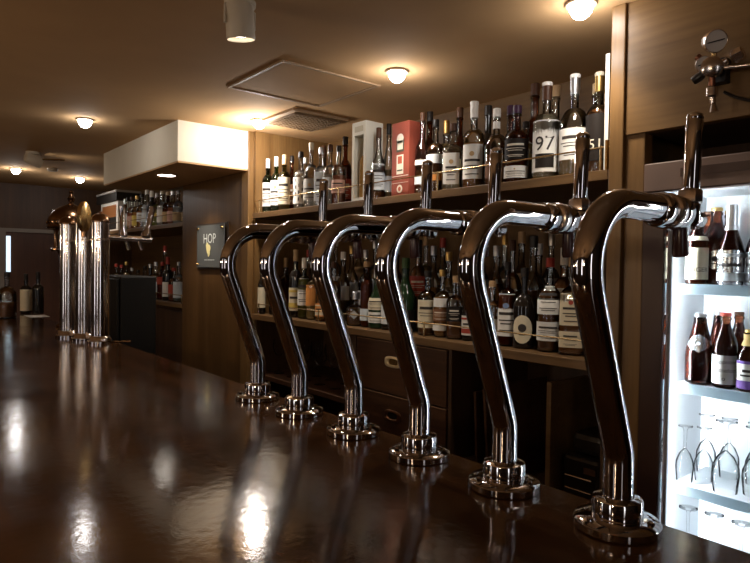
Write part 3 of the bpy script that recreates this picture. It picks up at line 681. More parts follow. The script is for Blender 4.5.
# second and third rows of the lower shelf
back = [(281, xb, 250, .034, 'bordeaux', 'dark', None, .5, 'black', [], 'black-capped dark bottle in the rear left corner of the lower shelf'),
 (309, xm, 250, .034, 'tall', 'clear', 'whisky', .5, 'red', [(.3, .5, 70, 'cream', 'plain')], 'red-topped bottle behind the orange-label bottle'),
 (327, xm, 246, .035, 'tall', 'clear', 'water', .5, 'black', [(.25, .5, 70, W, 'plain')], 'clear black-capped bottle behind the low orange and cream label'),
 (352, xb, 246, .036, 'tall', 'clear', 'gold', .5, 'gold', [(.3, .5, 70, 'ice', 'plain')], 'gold-topped bottle in the third row behind the decanter'),
 (366, xm, 250, .036, 'round', 'clear', 'water', .4, 'silver', [(.25, .45, 70, 'ice', 'plain')], 'clear silver-capped bottle behind the slender amber bottle'),
 (384, xm, 246, .036, 'tall', 'clear', 'whisky', .6, 'brown', [(.3, .5, 75, W, 'plain')], 'whisky bottle with brown cap behind the big cream label'),
 (397, xb, 246, .037, 'tall', 'amber', 'dk', .6, 'cork', [], 'amber bottle in the third row left of the wide green bottle'),
 (419, xm, 240, .037, 'bordeaux', 'clear', 'dk', .8, 'black', [(.38, .60, 75, 'red', 'lines')], 'tall bottle with a red-brown label above the cream-label bottle'),
 (434, xb, 246, .036, 'tall', 'clear', 'whisky', .5, 'silver', [], 'silver-capped bottle in the third row between cream and gold labels'),
 (449, xm, 252, .037, 'tall', 'clear', 'gold', .5, 'gold', [(.3, .5, 75, 'cream', 'plain')], 'gold bottle standing behind the square dark bottle'),
 (464, xb, 244, .037, 'round', 'clear', 'dk', .5, 'black', [], 'round bottle in the third row behind the slim red and white label'),
 (497, xm, 246, .037, 'tall', 'clear', 'dk', .6, 'silver', [], 'silver-topped bottle behind the cork-capped cream-label bottle'),
 (513, xm, 240, .036, 'round', 'clear', 'dk', .5, 'brown', [], 'brown-stoppered round bottle behind the tall white label'),
 (534, xm, 236, .038, 'tall', 'clear', 'dk', .5, 'black', [], 'tall black-stoppered bottle between oval label and red cap'),
 (539, xb, 244, .037, 'tall', 'clear', 'water', .5, W, [(.3, .5, 75, W, 'plain')], 'white-capped bottle in the third row near the red cap'),
 (565, xm, 248, .037, 'bordeaux', 'clear', 'dk', .8, W, [(.4, .6, 75, W, 'lines')], 'white-capped bottle between red cap and cream crest label'),
 (585, xm, 240, .037, 'tall', 'clear', 'whisky', .5, 'black', [(.3, .5, 75, W, 'lines')], 'black-capped bottle behind the cream crest label by the post'),
 (480, xb, 242, .037, 'bordeaux', 'dark', None, .5, 'gold', [], 'dark gold-topped bottle at the back, centre right of the lower shelf')]
back += [(290, 2.03, 244, .036, 'tall', 'clear', 'gold', .5, 'silver', [(.55, .68, 90, W, 'plain')], 'silver-topped golden bottle at the very back, behind the tan-capped dark bottle'),
 (302, 2.03, 240, .036, 'round', 'clear', 'water', .4, 'black', [(.2, .45, 70, 'ice', 'plain')], 'clear round bottle at the very back behind the white cap'),
 (318, 2.03, 242, .036, 'tall', 'clear', 'whisky', .7, 'gold', [(.4, .6, 80, 'cream', 'plain')], 'gold-capped whisky bottle at the very back behind the orange labels'),
 (336, 2.03, 238, .037, 'round', 'clear', 'water', .4, W, [(.3, .5, 70, W, 'plain')], 'clear white-capped round bottle at the very back left of the decanter'),
 (359, 2.03, 236, .037, 'tall', 'clear', 'gold', .6, 'black', [(.45, .62, 80, 'tan', 'plain')], 'black-capped golden bottle at the very back above the decanter'),
 (375, 2.03, 240, .036, 'round', 'clear', 'water', .4, 'silver', [(.3, .5, 80, 'ice', 'plain')], 'silver-capped clear bottle at the very back above the cream label'),
 (426, 2.03, 236, .037, 'round', 'clear', 'gold', .5, 'cork', [(.4, .55, 80, 'cream', 'plain')], 'cork-topped round bottle at the very back, near the red-brown label'),
 (443, 2.03, 238, .037, 'tall', 'clear', 'water', .4, 'red', [(.45, .6, 80, W, 'plain')], 'red-topped clear bottle at the very back behind the gold cap'),
 (471, 2.03, 234, .037, 'tall', 'clear', 'whisky', .6, W, [(.45, .62, 80, 'cream', 'plain')], 'white-topped whisky bottle at the very back near the fifth beer tap'),
 (505, 2.03, 234, .037, 'round', 'clear', 'water', .4, 'gold', [(.4, .55, 80, W, 'plain')], 'gold-topped clear bottle at the very back above the tall white label'),
 (522, 2.03, 232, .038, 'tall', 'clear', 'whisky', .6, 'cork', [(.45, .6, 80, 'tan', 'plain')], 'cork-topped whisky bottle at the very back above the oval label'),
 (552, 2.03, 234, .038, 'round', 'clear', 'water', .5, 'silver', [(.4, .58, 80, W, 'plain')], 'silver-topped round bottle at the very back above the stacked white labels')]
for b_ in back: Lw(*b_)
for q in PEND: q['xmin'] = 1.672
flush_bottles()

# stretch of shelving beyond the sign wall
GLU, GLL = 'bottles on the far upper shelf', 'bottles on the far lower shelf'
spec = [(178.5, xf, 190, 'round', 'clear', 'water', 'silver', [(.1, .35, 70, 'tan', 'plain')], 'clear silver-capped bottle at the right end of the far upper shelf'),
 (173, xf, 191, 'whisky', 'clear', 'red', 'silver', [(.1, .4, 70, 'pink', 'plain')], 'rosy bottle second from the right on the far upper shelf'),
 (168, xf, 192, 'whisky', 'amber', 'dk', 'tan', [(.1, .4, 70, 'tan', 'plain')], 'amber bottle third from the right on the far upper shelf'),
 (162.5, xf, 190, 'tall', 'clear', 'water', 'cream', [(.1, .55, 80, W, 'plain')], 'clear bottle with big white label beside the lime bottle'),
 (157, xf, 193, 'round', 'clear', 'lime', 'silver', [(.3, .4, 80, 'yellow', 'plain')], 'bottle of lime-green liquid on the far upper shelf'),
 (152, xf, 191, 'bordeaux', 'dark', None, W, [], 'dark white-capped bottle left of the lime bottle'),
 (147, xf, 190, 'tall', 'clear', 'water', W, [(.15, .6, 85, 'ice', 'plain')], 'bottle with tall pale blue label on the far upper shelf'),
 (142, xf, 194, 'whisky', 'clear', 'dk', 'black', [(.2, .45, 70, W, 'lines')], 'dark bottle left of the tall pale blue label'),
 (137, xf, 196, 'whisky', 'clear', 'whisky', 'gold', [(.1, .4, 70, 'yellow', 'plain')], 'gold-capped bottle with yellow label, far upper shelf'),
 (132, xf, 197, 'whisky', 'clear', 'red', 'brown', [(.12, .4, 70, 'pink', 'plain')], 'brown-capped pinkish bottle, far upper shelf'),
 (127.5, xf, 198, 'whisky', 'clear', 'water', 'black', [(.12, .5, 80, 'ice', 'plain')], 'bottle with pale label behind the tower tap handle'),
 (125.5, xf, 199, 'bordeaux', 'amber', 'dk', 'silver', [(.12, .5, 80, W, 'plain')], 'silver-capped amber bottle right of the picture box')]
for (u, X, v, sh, g, lq, cp, lb, ds) in spec: bottle(u, X, v, .040, sh, g, lq, .5, cp, lb, ds, SH_U, GLU)
flush_bottles()
spec = [(179, xf, 262, 'whisky', 'clear', 'water', 'silver', [(.1, .5, 70, 'ice', 'plain')], 'pale clear bottle at the right end of the far lower shelf'),
 (174, xf, 268, 'whisky', 'clear', 'red', 'red', [(.2, .5, 70, 'red', 'plain')], 'red-labelled bottle near the right end of the far lower shelf'),
 (168, xf, 257, 'bordeaux', 'dark', None, 'red', [(.08, .42, 60, W, 'plain')], 'dark red-topped bottle with white label, far lower shelf'),
 (162.5, xf, 262, 'whisky', 'amber', 'red', 'red', [(.4, .6, 70, 'red', 'plain')], 'reddish bottle left of the dark red-topped one'),
 (156, xf, 262, 'square', 'clear', 'dk', 'silver', [(.18, .46, 45, 'ice', 'plain')], 'square bottle with pale blue label on the far lower shelf'),
 (150.5, xf, 264, 'tall', 'dark', None, 'silver', [], 'dark silver-capped bottle left of the square bottle'),
 (145, xf, 266, 'whisky', 'clear', 'gold', 'black', [(.1, .4, 70, 'gold', 'plain')], 'golden bottle at the edge of the black cabinet'),
 (138, xf, 270, 'whisky', 'clear', 'dk', 'black', [], 'dark bottle above the black cabinet corner'),
 (132, xf, 268, 'round', 'clear', 'water', 'silver', [(.2, .6, 80, 'ice', 'plain')], 'clear pale-labelled bottle above the black cabinet'),
 (126.5, xf, 262, 'whisky', 'clear', 'gold', 'gold', [(.2, .6, 80, 'gold', 'plain')], 'gold bottle above the middle of the black cabinet'),
 (121.5, xf, 265, 'whisky', 'clear', 'red', 'red', [(.2, .6, 80, 'orange', 'plain')], 'orange-labelled bottle above the black cabinet'),
 (116.5, xf, 264, 'whisky', 'clear', 'gold', 'red', [(.2, .6, 80, 'yellow', 'plain')], 'yellow-labelled red-capped bottle next to the steel tower'),
 (165, xm, 246, 'tall', 'clear', 'red', 'red', [], 'tall red-capped bottle in the second row, far lower shelf')]
for (u, X, v, sh, g, lq, cp, lb, ds) in spec: bottle(u, X, v, .040, sh, g, lq, .5, cp, lb, ds, SH_L, GLL)
flush_bottles()

# boxes on the upper shelf
p = at_x(366, 120, 1.70)
wx0 = 1.70; wy0 = p.y; h = p.z-SH_U
o = thing('bottle_carton', 'tall white carton with a window showing a bottle, on the upper shelf', 'carton', (wx0, wy0, SH_U+.0008))
d, w = .10, .10
m = MB(); m.box(0, d, 0, w, 0, .02); m.box(0, d, 0, w, h-.06, h); m.box(0, d, 0, .006, .02, h-.06); m.box(0, d, w-.006, w, .02, h-.06); m.box(d-.006, d, .006, w-.006, .02, h-.06)
m.box(0, .004, .006, .016, .02, h-.06); m.box(0, .004, w-.016, w-.006, .02, h-.06)
m.build('box', pbr('carton_white', (.76, .73, .62), .6), o, False, .001)
MB().box(-.0012, -.0002, .02, w-.02, h-.045, h-.02).build('printed_band', pbr('carton_print', (.52, .47, .34), .6), o, False)
T = Matrix.Translation((d*.5, w*.5, 0)); pr, *_ = bottle_profile(.036, h-.07, 'whisky')
pr = [(r_, z_+.0205) for r_, z_ in pr]
b_ = MB().lathe(pr, 24, T=T).build('boxed_bottle', pbr('boxed_amber', (.42, .24, .06), .15), o)
p = at_x(407.5, 118.6, 1.675); h = p.z-SH_U-.004
o = thing('whisky_box', 'tall red gift box with a pale emblem on the upper shelf', 'gift box', (1.685, p.y, SH_U+.0008))
bx = MB().box(0, .095, 0, .105, 0, h).build('box', pbr('box_red', (.25, .052, .03), .5), o, False, .0015)
m = MB()
def wbox(y0, y1, z0, z1, mi, e=.001): m.box(-e, -.0002, y0, y1, z0, z1, mi)
wbox(.030, .075, h*.60, h*.78, 0); wbox(.036, .069, h*.63, h*.75, 1, .0016)
m.lathe([(.0, .0006), (.021, .0006)], 24, 1, T=aim((-.001, .052, h*.775), (-1, 0, 0)), caps=(False, False))
wbox(.032, .073, h*.30, h*.56, 1); wbox(.04, .065, h*.44, h*.54, 2, .0016); wbox(.036, .069, h*.34, h*.36, 0, .0016)
m.lathe([(.0, .0006), (.017, .0006)], 24, 1, T=aim((-.001, .052, h*.10), (-1, 0, 0)), caps=(False, False))
m.lathe([(.0, .0012), (.009, .0012)], 20, 2, T=aim((-.001, .052, h*.10), (-1, 0, 0)), caps=(False, False))
wbox(0.002, .103, h*.27, h*.278, 1); wbox(.002, .103, h*.18, h*.185, 1)
m.build('printed_emblem', [pbr('print_green_black', (.06, .065, .045), .6), pbr('print_pale', (.72, .66, .56), .6), pbr('print_red', (.40, .09, .05), .6)], o, False)
# narrow white board at the right end
p0 = at_x(608.8, 163, XF+.04)
tag(MB().box(0, .004, 0, .012, 0, .335).build('display_card', pbr('board_white', (.80, .78, .72), .6), None, False, loc=(XF+.004, .958, SH_U+.0008)), 'narrow white card standing on edge against the right post', 'card')
# picture box, case at the far end of the far upper shelf
p = at_x(101, 220, 1.70); q = at_x(118, 203, 1.70)
o = thing('picture_box', 'white-edged box with an orange picture at the far end of the upper shelf', 'box', (1.70, q.y, SH_U+.0008))
wd = p.y-q.y
MB().box(0, .2, 0, wd, 0, .27).build('box', paper_w, o, False, .002)
MB().box(-.002, -.0002, .05, wd-.05, .13, .24).build('picture', pbr('picture_orange', (.34, .13, .04), .6), o, False)
MB().box(-.003, -.0002, .05, wd-.05, .02, .13).build('lower_panel', black_mt, o, False)
o = thing('equipment_case', 'black case with a pale lid strip lying on the white-edged box', 'case', (1.68, q.y-.02, SH_U+.2716))
MB().box(0, .22, 0, wd+.1, 0, .075).build('body', black_mt, o, False, .003)
MB().box(-.004, .22, -.004, wd+.1, .0755, .095).build('lid', pbr('case_lid', (.34, .31, .28), .5), o, False, .003)

# ------------------------------------------------------------------ shelves (boards, guard rails)
def shelf(label, y0, y1, z, rail_dz, posts, thick=.03, lip=None, edge_mat=None):
    o = thing('bottle_shelf', label, 'shelf', (XF, y0, z), 'bottle shelves')
    MB().box(.0, XB-XF, 0, y1-y0, -thick, 0).build('board', shelf_m, o, False, .002)
    m = MB(); m.tube([(.012, .004, rail_dz), (.012, y1-y0-.004, rail_dz)], .0027, 10); m.build('guard_rail', gold, o)
    for yy in posts:
        MB().tube([(.012, yy-y0, 0.), (.012, yy-y0, rail_dz+.005)], .0034, 10).build('rail_post', gold, o)
    return o
shelf('upper bottle shelf with a thin gold guard rail', .95, 3.104, SH_U, .068, [.985, 1.66, 2.30, 3.04])
shelf('lower bottle shelf with a thin guard rail behind the taps', .95, 3.104, SH_L, .057, [.985, 1.72, 2.45, 3.04])
shelf('far upper bottle shelf beyond the sign wall', 4.102, 6.6, SH_U, .068, [4.14, 5.3, 6.5])
shelf('far lower bottle shelf beyond the sign wall', 4.102, 6.6, SH_L, .057, [4.14, 5.3, 6.5])
# brass bracket at the right end of the upper rail
tag(MB().box(0, .012, 0, .006, 0, .085).build('rail_bracket', brass, None, False, .001, loc=(XF-.0135, .951, SH_U-.002)), 'small brass plate at the right end of the upper guard rail', 'bracket')

# ------------------------------------------------------------------ cabinets under the lower shelf
zt = SH_L-.031
# drawer unit
o = thing('drawer_cabinet', 'dark wooden drawer cabinet with brass recessed pulls under the lower shelf', 'cabinet', (XF+.02, 1.60, 0))
yw = .56
MB().box(.02, XB-XF-.022, 0, yw, 0, zt-.001).build('body', cab_m, o, False, .002)
for (z0, z1, nmn) in ((.885, zt-.008, 1), (.66, .878, 2), (.44, .653, 3), (.1, .433, 4)):
    dr = MB().box(0, .0195, .004, yw-.004, z0, z1).build('drawer', cab_m, o, False, .0015)
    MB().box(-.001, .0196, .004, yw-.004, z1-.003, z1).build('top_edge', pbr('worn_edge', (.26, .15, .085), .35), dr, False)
    if nmn < 4:
        yc, zc = yw*.545, z0+(z1-z0)*.62
        m = MB(); T = aim((-.001, yc, zc), (-1, 0, 0))
        m.lathe([(.013, .0), (.023, .0), (.023, .005), (.020, .007), (.015, .007), (.013, .002)], 32, n=3.2, sx=2.25, sy=1., T=T, caps=(False, False))
        hm = m.build('handle', pbr('pull_brass', (.82, .68, .42), .38, .6) if nmn == 1 else pbr('dark_brass', (.22, .11, .06), .4, 1.), dr)  # top pull pale brass, the lower ones darker
        MB().lathe([(.0, .0008), (.013, .0008)], 32, n=3.2, sx=2.25, T=T, caps=(False, False)).build('handle_recess', brass if nmn == 1 else black_mt, hm)
# open glass cabinet on the left
o = thing('glass_cabinet', 'dark open cabinet with stemware under the left end of the lower shelf', 'cabinet', (XF+.02, 2.165, 0))
yw = .935
m = MB(); m.box(0, .48, 0, .02, 0, zt-.001); m.box(0, .48, yw-.02, yw, 0, zt-.001); m.box(.46, .48, .02, yw-.02, 0, zt-.001); m.box(0, .46, .02, yw-.02, .0, .1)
m.build('carcass', niche_m, o, False, .002)
MB().box(-.004, .46, .02, yw-.02, .785, .810).build('inner_shelf', cab_m, o, False, .002)
def goblet(loc, h, r, label, group, inv=False, name='wine_glass', stem=.5, cat='glass'):
    o = thing(name, label, cat, loc, group)
    if inv: o.rotation_euler = (math.pi, 0, rnd.random()*6); o.location.z += h
    bw = [(.004, stem*h), (r*.6, stem*h+.08*h), (r*.95, stem*h+.22*h), (r, stem*h+.33*h), (r*.86, h), (r*.84, h), (r*.97, stem*h+.33*h), (r*.9, stem*h+.22*h), (r*.5, stem*h+.09*h), (.001, stem*h+.02*h)]
    MB().lathe(bw, 22, caps=(True, True)).build('bowl', wine_glass_m, o)
    MB().lathe([(r*.78, 0), (r*.78, .002), (r*.3, .005), (.0045, .014), (.0038, stem*h*.6), (.004, stem*h)], 20).build('stem', wine_glass_m, o)
    return o
gpos = ['by the left post', 'second from the left post', 'third from the left post', 'behind the fifth beer tap', 'just right of the farthest tap', 'nearest the drawers']
for i in range(6):
    goblet((1.76, 2.98-.135*i, .8105), .19-.01*(i % 2), .036, 'clear wine glass in the dark open cabinet, front row, '+gpos[i], 'wine glasses in the open cabinet')
    if i < 5: goblet((1.88, 2.92-.135*i, .8105), .19, .036, 'clear wine glass in the dark open cabinet, rear row', 'rear row wine glasses')
# niche on the right: divider, leaning boards, small machine
o = thing('niche_cabinet', 'dark open niche cabinet under the right end of the lower shelf', 'cabinet', (XF+.02, .95, 0))
yw = .645
m = MB(); m.box(0, .48, 0, .02, 0, zt-.001); m.box(0, .48, yw-.018, yw-.002, 0, zt-.001); m.box(.46, .48, .02, yw-.018, 0, zt-.001); m.box(0, .46, .02, yw-.018, .0, .08); m.box(.0, .46, .02, yw-.018, .66, .69)
m.build('carcass', niche_m, o, False, .002)
MB().box(.01, .44, .20, .217, .6905, zt-.06).build('divider', shelf_m, o, False, .001)
bl = ['tall dark board leaning in the niche by the drawers', 'dark board leaning second from the drawers', 'dark slanted board at the middle of the niche', 'dark board leaning against the niche divider']
for i in range(4):
    T = Matrix.Rotation(R(-8-3*(i % 2)), 4, 'X')
    b_ = MB().box(0, .26, 0, .012, 0, .32-.02*i).build('serving_board', cab_m, None, False, .002, loc=(1.70+.01*i, 1.31+.062*i, .694))
    b_.rotation_euler = (R(-9+2*i), 0, 0)
    tag(b_, bl[i], 'board', 'boards leaning in the niche')
o = thing('bar_machine', 'small black appliance with chrome wire rails in the right niche', 'appliance', (1.72, 1.0, .6905))
MB().box(0, .2, 0, .13, 0, .13).build('body', black_pl, o, False, .012)
MB().box(.03, .19, .008, .122, .131, .2).build('hood', black_pl, o, False, .02)
for zz in (.03, .07): MB().tube([(.01, .02, zz), (-.012, .02, zz), (-.012, .11, zz), (.01, .11, zz)], .0028, 8).build('wire_rail', chrome, o)
MB().box(-.006, -.0002, .01, .05, .085, .105).build('badge', chrome2, o, False)
tag(MB().box(0, .18, 0, .012, 0, .24).build('serving_board', shelf_m, None, False, .002, loc=(1.93, .985, .6905)), 'brown board standing behind the black appliance', 'board', 'boards leaning in the niche')

# far section: base cabinet and black cabinet
o = thing('base_cabinet', 'dark base cabinet below the far lower shelf', 'cabinet', (XF+.02, 4.105, 0))
MB().box(.02, .48, 0, 2.48, 0, zt-.001).build('body', niche_m, o, False, .002)
for k in range(4):
    dr = MB().box(0, .0195, .61*k+.006, .61*k+.606, .1, zt-.03).build('door', niche_m, o, False, .002)
    MB().tube([(-.012, .61*k+.55, .8), (-.012, .61*k+.55, .9)], .005, 8).build('handle', chrome2, dr)
o = thing('black_cabinet', 'tall black metal cabinet standing behind the steel beer tower', 'cabinet', (1.01, 3.34, 0))
MB().box(0, .19, .0, .50, 0.02, 1.345).build('body', black_deep, o, False, .008)
MB().box(-.014, -.0005, .01, .49, .06, 1.33).build('door', black_deep, o, False, .004)
MB().tube([(-.013, .34, 1.16), (-.034, .34, 1.17), (-.034, .34, 1.23), (-.013, .34, 1.24)], .006, 10).build('handle', chrome2, o)
for x in (.04, .15):
    for y in (.04, .46): MB().lathe([(.02, 0), (.02, .02)], 12, T=Matrix.Translation((x, y, 0))).build('foot', black_mt, o)
a = at_z(112, 341.5, COUNTER+.004); b_ = at_z(131, 341.5, COUNTER+.004)
tag(MB().tube([a, a+(b_-a)*.5, b_], [.004, .004, .006], 8).build('bar_spoon', chrome), 'thin steel bar spoon lying at the foot of the tower', 'spoon')

# things on the far end of the counter
p = at_z(26, 313, COUNTER); bottle(26.5, p.x, 274, .037, 'bordeaux', 'dark', None, .5, 'black', [(.06, .60, 88, 'cream', 'plain')], 'dark wine bottle with a tall cream label on the far counter', COUNTER, 'far counter bottles', None, p.y)
p = at_z(38, 314, COUNTER); bottle(38, p.x, 272, .037, 'bordeaux', 'dark', None, .5, 'black', [], 'unlabelled black wine bottle right of the cream-labelled one', COUNTER, 'far counter bottles', None, p.y)
p = at_z(7, 318, COUNTER); bottle(7, p.x, 272, .055, 'round', 'clear', 'dk', .35, 'black', [], 'round clear decanter at the far left of the counter', COUNTER, 'far counter bottles', None, p.y)
flush_bottles()
p = at_z(37, 316, COUNTER+.0015)
tag(MB().box(-.06, .06, -.09, .09, 0, .0015).build('menu_card', paper_w, None, False, loc=(p.x, p.y, COUNTER+.0005)), 'white paper card lying flat on the far counter', 'card')

# far door with a lit gap
o = box_struct('door_1', .98, 1.50, YFAR-.03, YFAR-.001, .0, 1.70, wood('far_door_wood', (.045, .018, .010), (.085, .034, .018), .45, axis='Z', grain=9))
m = MB(); m.box(.93, .98, YFAR-.05, YFAR-.001, 0, 1.735); m.box(1.5, 1.55, YFAR-.05, YFAR-.001, 0, 1.735); m.box(.98, 1.5, YFAR-.05, YFAR-.031, 1.70, 1.735)
struct('trim_7', m, pbr('door_frame_grey', (.20, .17, .14), .4))
m = MB().box(.985, 1.02, YFAR-.045, YFAR-.0305, 1.32, 1.66)
struct('glow_panel_1', m, door_lit)

# ------------------------------------------------------------------ framed sign
c0 = at_x(195.8, 226.7, XF-.02); c1 = at_x(225.6, 222.7, XF-.02)
yl, yr, zb, zt2 = 3.83, 3.40, 1.396, 1.660
o = thing('hop_sign', 'dark framed sign with HOP lettering and a yellow hop flower', 'sign', (XF, (yl+yr)/2, (zb+zt2)/2))
hw, hh = (yl-yr)/2, (zt2-zb)/2
MB().box(-.008, -.0005, -hw-.012, hw+.012, -hh-.012, hh+.012).build('backing_board', pbr('sign_backing', (.04, .024, .014), .4), o, False, .001)
MB().box(-.024, -.018, -hw+.01, hw-.03, -hh, hh).build('glass_plate', pbr('sign_plate', (.12, .125, .125), .22), o, False, .001)
for (sy, sz) in ((-1, -1), (1, -1), (-1, 1), (1, 1)):
    MB().lathe([(.009, .0), (.009, .022), (.007, .026), (0, .026)], 14, T=aim((-.0085, sy*(hw-.04)-.01, sz*(hh-.02)), (-1, 0, 0)), caps=(True, False)).build('standoff', brass, o)
m = MB()
def pl(x, y): return (-.0252, -x+ -.005, y)
add_text(m, 'HOP', .085, lambda x, y: pl(x*1.05, y+.045), 0)
for k in range(6): m.box(-.0252, -.0246, -.075+.025*k, -.06+.025*k, -.088, -.083, 0)
m.build('lettering', pbr('sign_letter', (.62, .66, .66), .5), o, False)
m = MB()
for (y, z, r_) in ((.012, -.01, .02), (-.004, -.014, .02), (.006, -.028, .018), (-.002, -.042, .015), (.002, -.055, .009), (.02, .004, .016)):
    m.lathe([(.0, .0), (r_*1.25, .001)], 8, T=aim((-.0256-r_*.06, y, z), (-1, 0, 0)), caps=(False, False))
m.build('hop_flower', pbr('hop_yellow', (.78, .70, .34), .5), o, False)

# ------------------------------------------------------------------ display fridge
FY0, FY1 = -.05, .846
ft, fb = 1.705, .06
o = thing('display_fridge', 'lit glass-door fridge with white shelves of beer and glasses', 'fridge', (XF, FY0, 0))
fwid = FY1-FY0; yin0, yin1 = .055, fwid-.045
zin1 = 1.625
m = MB(); m.box(.04, .045, 0, yin0-.02, 0.05, ft); m.box(.04, .34, fwid-.028, fwid, .05, ft); m.box(.04, .34, 0, .02, .05, ft); m.box(.335, .345, .02, fwid-.028, .05, ft); m.box(.04, .335, .02, fwid-.028, ft-.012, ft); m.box(.04, .335, .02, fwid-.028, .05, .1)
m.build('cabinet', fridge_dk, o, False, .002)
m = MB(); m.box(.31, .334, .03, fwid-.034, .2, zin1+.02); m.box(.046, .31, fwid-.040, fwid-.029, .2, zin1+.02); m.box(.046, .31, .021, .032, .2, zin1+.02); m.box(.046, .31, .032, fwid-.04, zin1+.01, zin1+.02); m.box(.046, .31, .032, fwid-.04, .2, .215)
m.build('liner', fridge_wh, o, False)
hd = MB().box(.0, .04, 0, fwid, zin1+.002, ft).build('header', fridge_hd, o, False, .003)
MB().box(-.003, -.0002, .07, fwid-.10, zin1+.035, zin1+.058).build('header_strip', fridge_dk, hd, False)
dr = MB(); dr.box(0, .035, 0, yin0, .06, zin1); dr.box(0, .035, fwid-.060, fwid, .06, zin1); dr.box(0, .035, yin0, fwid-.060, .06, .2)
dr = dr.build('door', fridge_dk, o, False, .003)
MB().box(.012, .02, yin0+.001, fwid-.061, .201, zin1-.001).build('glass', pane_m, dr, False)
m = MB(); m.box(.0355, .045, fwid-.066, fwid-.052, .2, zin1)
m.build('gasket', pbr('gasket_grey', (.5, .54, .6), .4), dr, False)
# light tubes on both sides
for yy in (fwid-.050, .045):
    MB().lathe([(.007, .23), (.007, zin1-.01)], 14, T=Matrix.Translation((.053, yy, 0))).build('light_tube', led_m, o)
FS = [1.377, 1.105, .826, .552]
for z in FS:
    s = MB()
    s.box(.072, .30, .035, fwid-.062, z-.010, z-.004)
    s = s.build('fridge_shelf', fridge_wh, o, False)
    MB().box(.066, .070, .035, fwid-.062, z-.028, z).build('price_rail', shelf_rail_m, s, False, .001)
GF = 'bottles in the lit fridge'
def Fb(u, X, v, r, zs, *a, **k): bottle(u, X, v, r, *a, zs, GF, **k)
z = FS[0]-.004
Fb(698, 1.765, 214, .0285, z, 'beer', 'brown', 'beer', .8, 'silver', [(.08, .52, 80, 'cream', 'plain', [('INGER', .30, .0175, 1)], 'tan'), (.62, .68, 120, 'cream', 'plain')], 'brown bottle with cream label reading INGER on the top fridge shelf', face=math.pi+.78*math.atan2(.72, 1.765)+.27)
Fb(717, 1.82, 208, .033, z, 'beer', 'brown', 'beer', .8, 'gold', [(.2, .45, 60, 'silver', 'oval')], 'brown bottle with an oval silver label, second on the top fridge shelf')
Fb(735, 1.765, 205, .036, z, 'champ', 'brown', 'beer', .8, 'silver', [(.02, .44, 85, 'silver', 'bands', None, 'ice')], 'foil-topped bottle with a shiny silver label on the top fridge shelf')
Fb(757, 1.775, 205, .036, z, 'champ', 'brown', 'beer', .8, 'silver', [(.02, .42, 85, 'silver', 'plain')], 'foil-topped bottle cut by the right edge, top fridge shelf')
Fb(707, 1.90, 212, .032, z, 'beer', 'brown', 'beer', .8, 'brown', [], 'plain brown bottle at the back of the top fridge shelf, left')
Fb(728, 1.90, 211, .032, z, 'beer', 'brown', 'beer', .8, 'gold', [], 'plain brown bottle at the back of the top fridge shelf, behind the foil top')
for q in PEND: q['xmin'] = XF+.078; q['y'] = min(q['y'], .803-q['r'])
flush_bottles()
z = FS[1]-.004
Fb(700, 1.765, 314, .037, z, 'skittle', 'brown', 'beer', .85, 'silver', [(.46, .72, 85, 'silver', 'diamond', None, 'ice')], 'skittle-shaped brown bottle with a silver diamond label')
Fb(697, 1.86, 313, .029, z, 'skittle', 'brown', 'beer', .85, 'silver', [], 'unlabelled brown bottle behind the diamond-label bottle')
Fb(717, 1.86, 312, .029, z, 'skittle', 'brown', 'beer', .85, 'silver', [], 'unlabelled brown bottle between diamond and white labels, rear row')
Fb(727, 1.765, 313, .033, z, 'beer', 'brown', 'beer', .85, 'red', [(.06, .44, 80, W, 'plain', [('Trappistes', .78, .0155, 1), ('Rochefort', .48, .0155, 1), ('o', .2, .016, 1)], 'tan')], 'brown bottle with white Trappistes Rochefort label in the fridge')
Fb(739, 1.86, 312, .029, z, 'beer', 'brown', 'beer', .85, 'brown', [], 'brown bottle in the rear row behind the Rochefort label')
Fb(748, 1.755, 330, .032, z, 'beer', 'brown', 'beer', .85, 'gold', [(.05, .5, 80, W, 'shield', None, 'purple'), (.74, .93, 150, 'gold', 'plain')], 'bottle with white and purple shield label by the right edge')
for q in PEND: q['xmin'] = XF+.078; q['y'] = min(q['y'], .803-q['r'])
flush_bottles()
z = FS[2]+.001-.004
gl = ['leftmost upside-down goblet on the third fridge shelf', 'second upside-down goblet on the third fridge shelf', 'large upside-down goblet in the middle of the third fridge shelf', 'upside-down goblet at the right edge of the third fridge shelf']
for i, (u, X, h, r) in enumerate(((685, 1.765, .155, .024), (704, 1.81, .15, .025), (726, 1.765, .19, .034), (756, 1.80, .18, .032))):
    q = at_x(u, 450, X); goblet((X, q.y, z), h, r, gl[i], 'goblets in the lit fridge', True, 'goblet', .42)
for i, (u, X) in enumerate(((706, 1.89), (729, 1.895), (756, 1.895))):
    q = at_x(u, 450, X); goblet((X, q.y, z), .17, .027, 'upside-down goblet in the rear row of the third fridge shelf', 'rear row goblets in the fridge', True, 'goblet', .42)
z = FS[3]+.001-.004
for i, (u, X) in enumerate(((688, 1.77), (714, 1.78), (742, 1.775))):
    q = at_x(u, 520, X); goblet((X, q.y, z), .20, .031, ['left', 'middle', 'right'][i]+' upside-down goblet on the bottom fridge shelf', 'goblets in the lit fridge', True, 'goblet', .42)

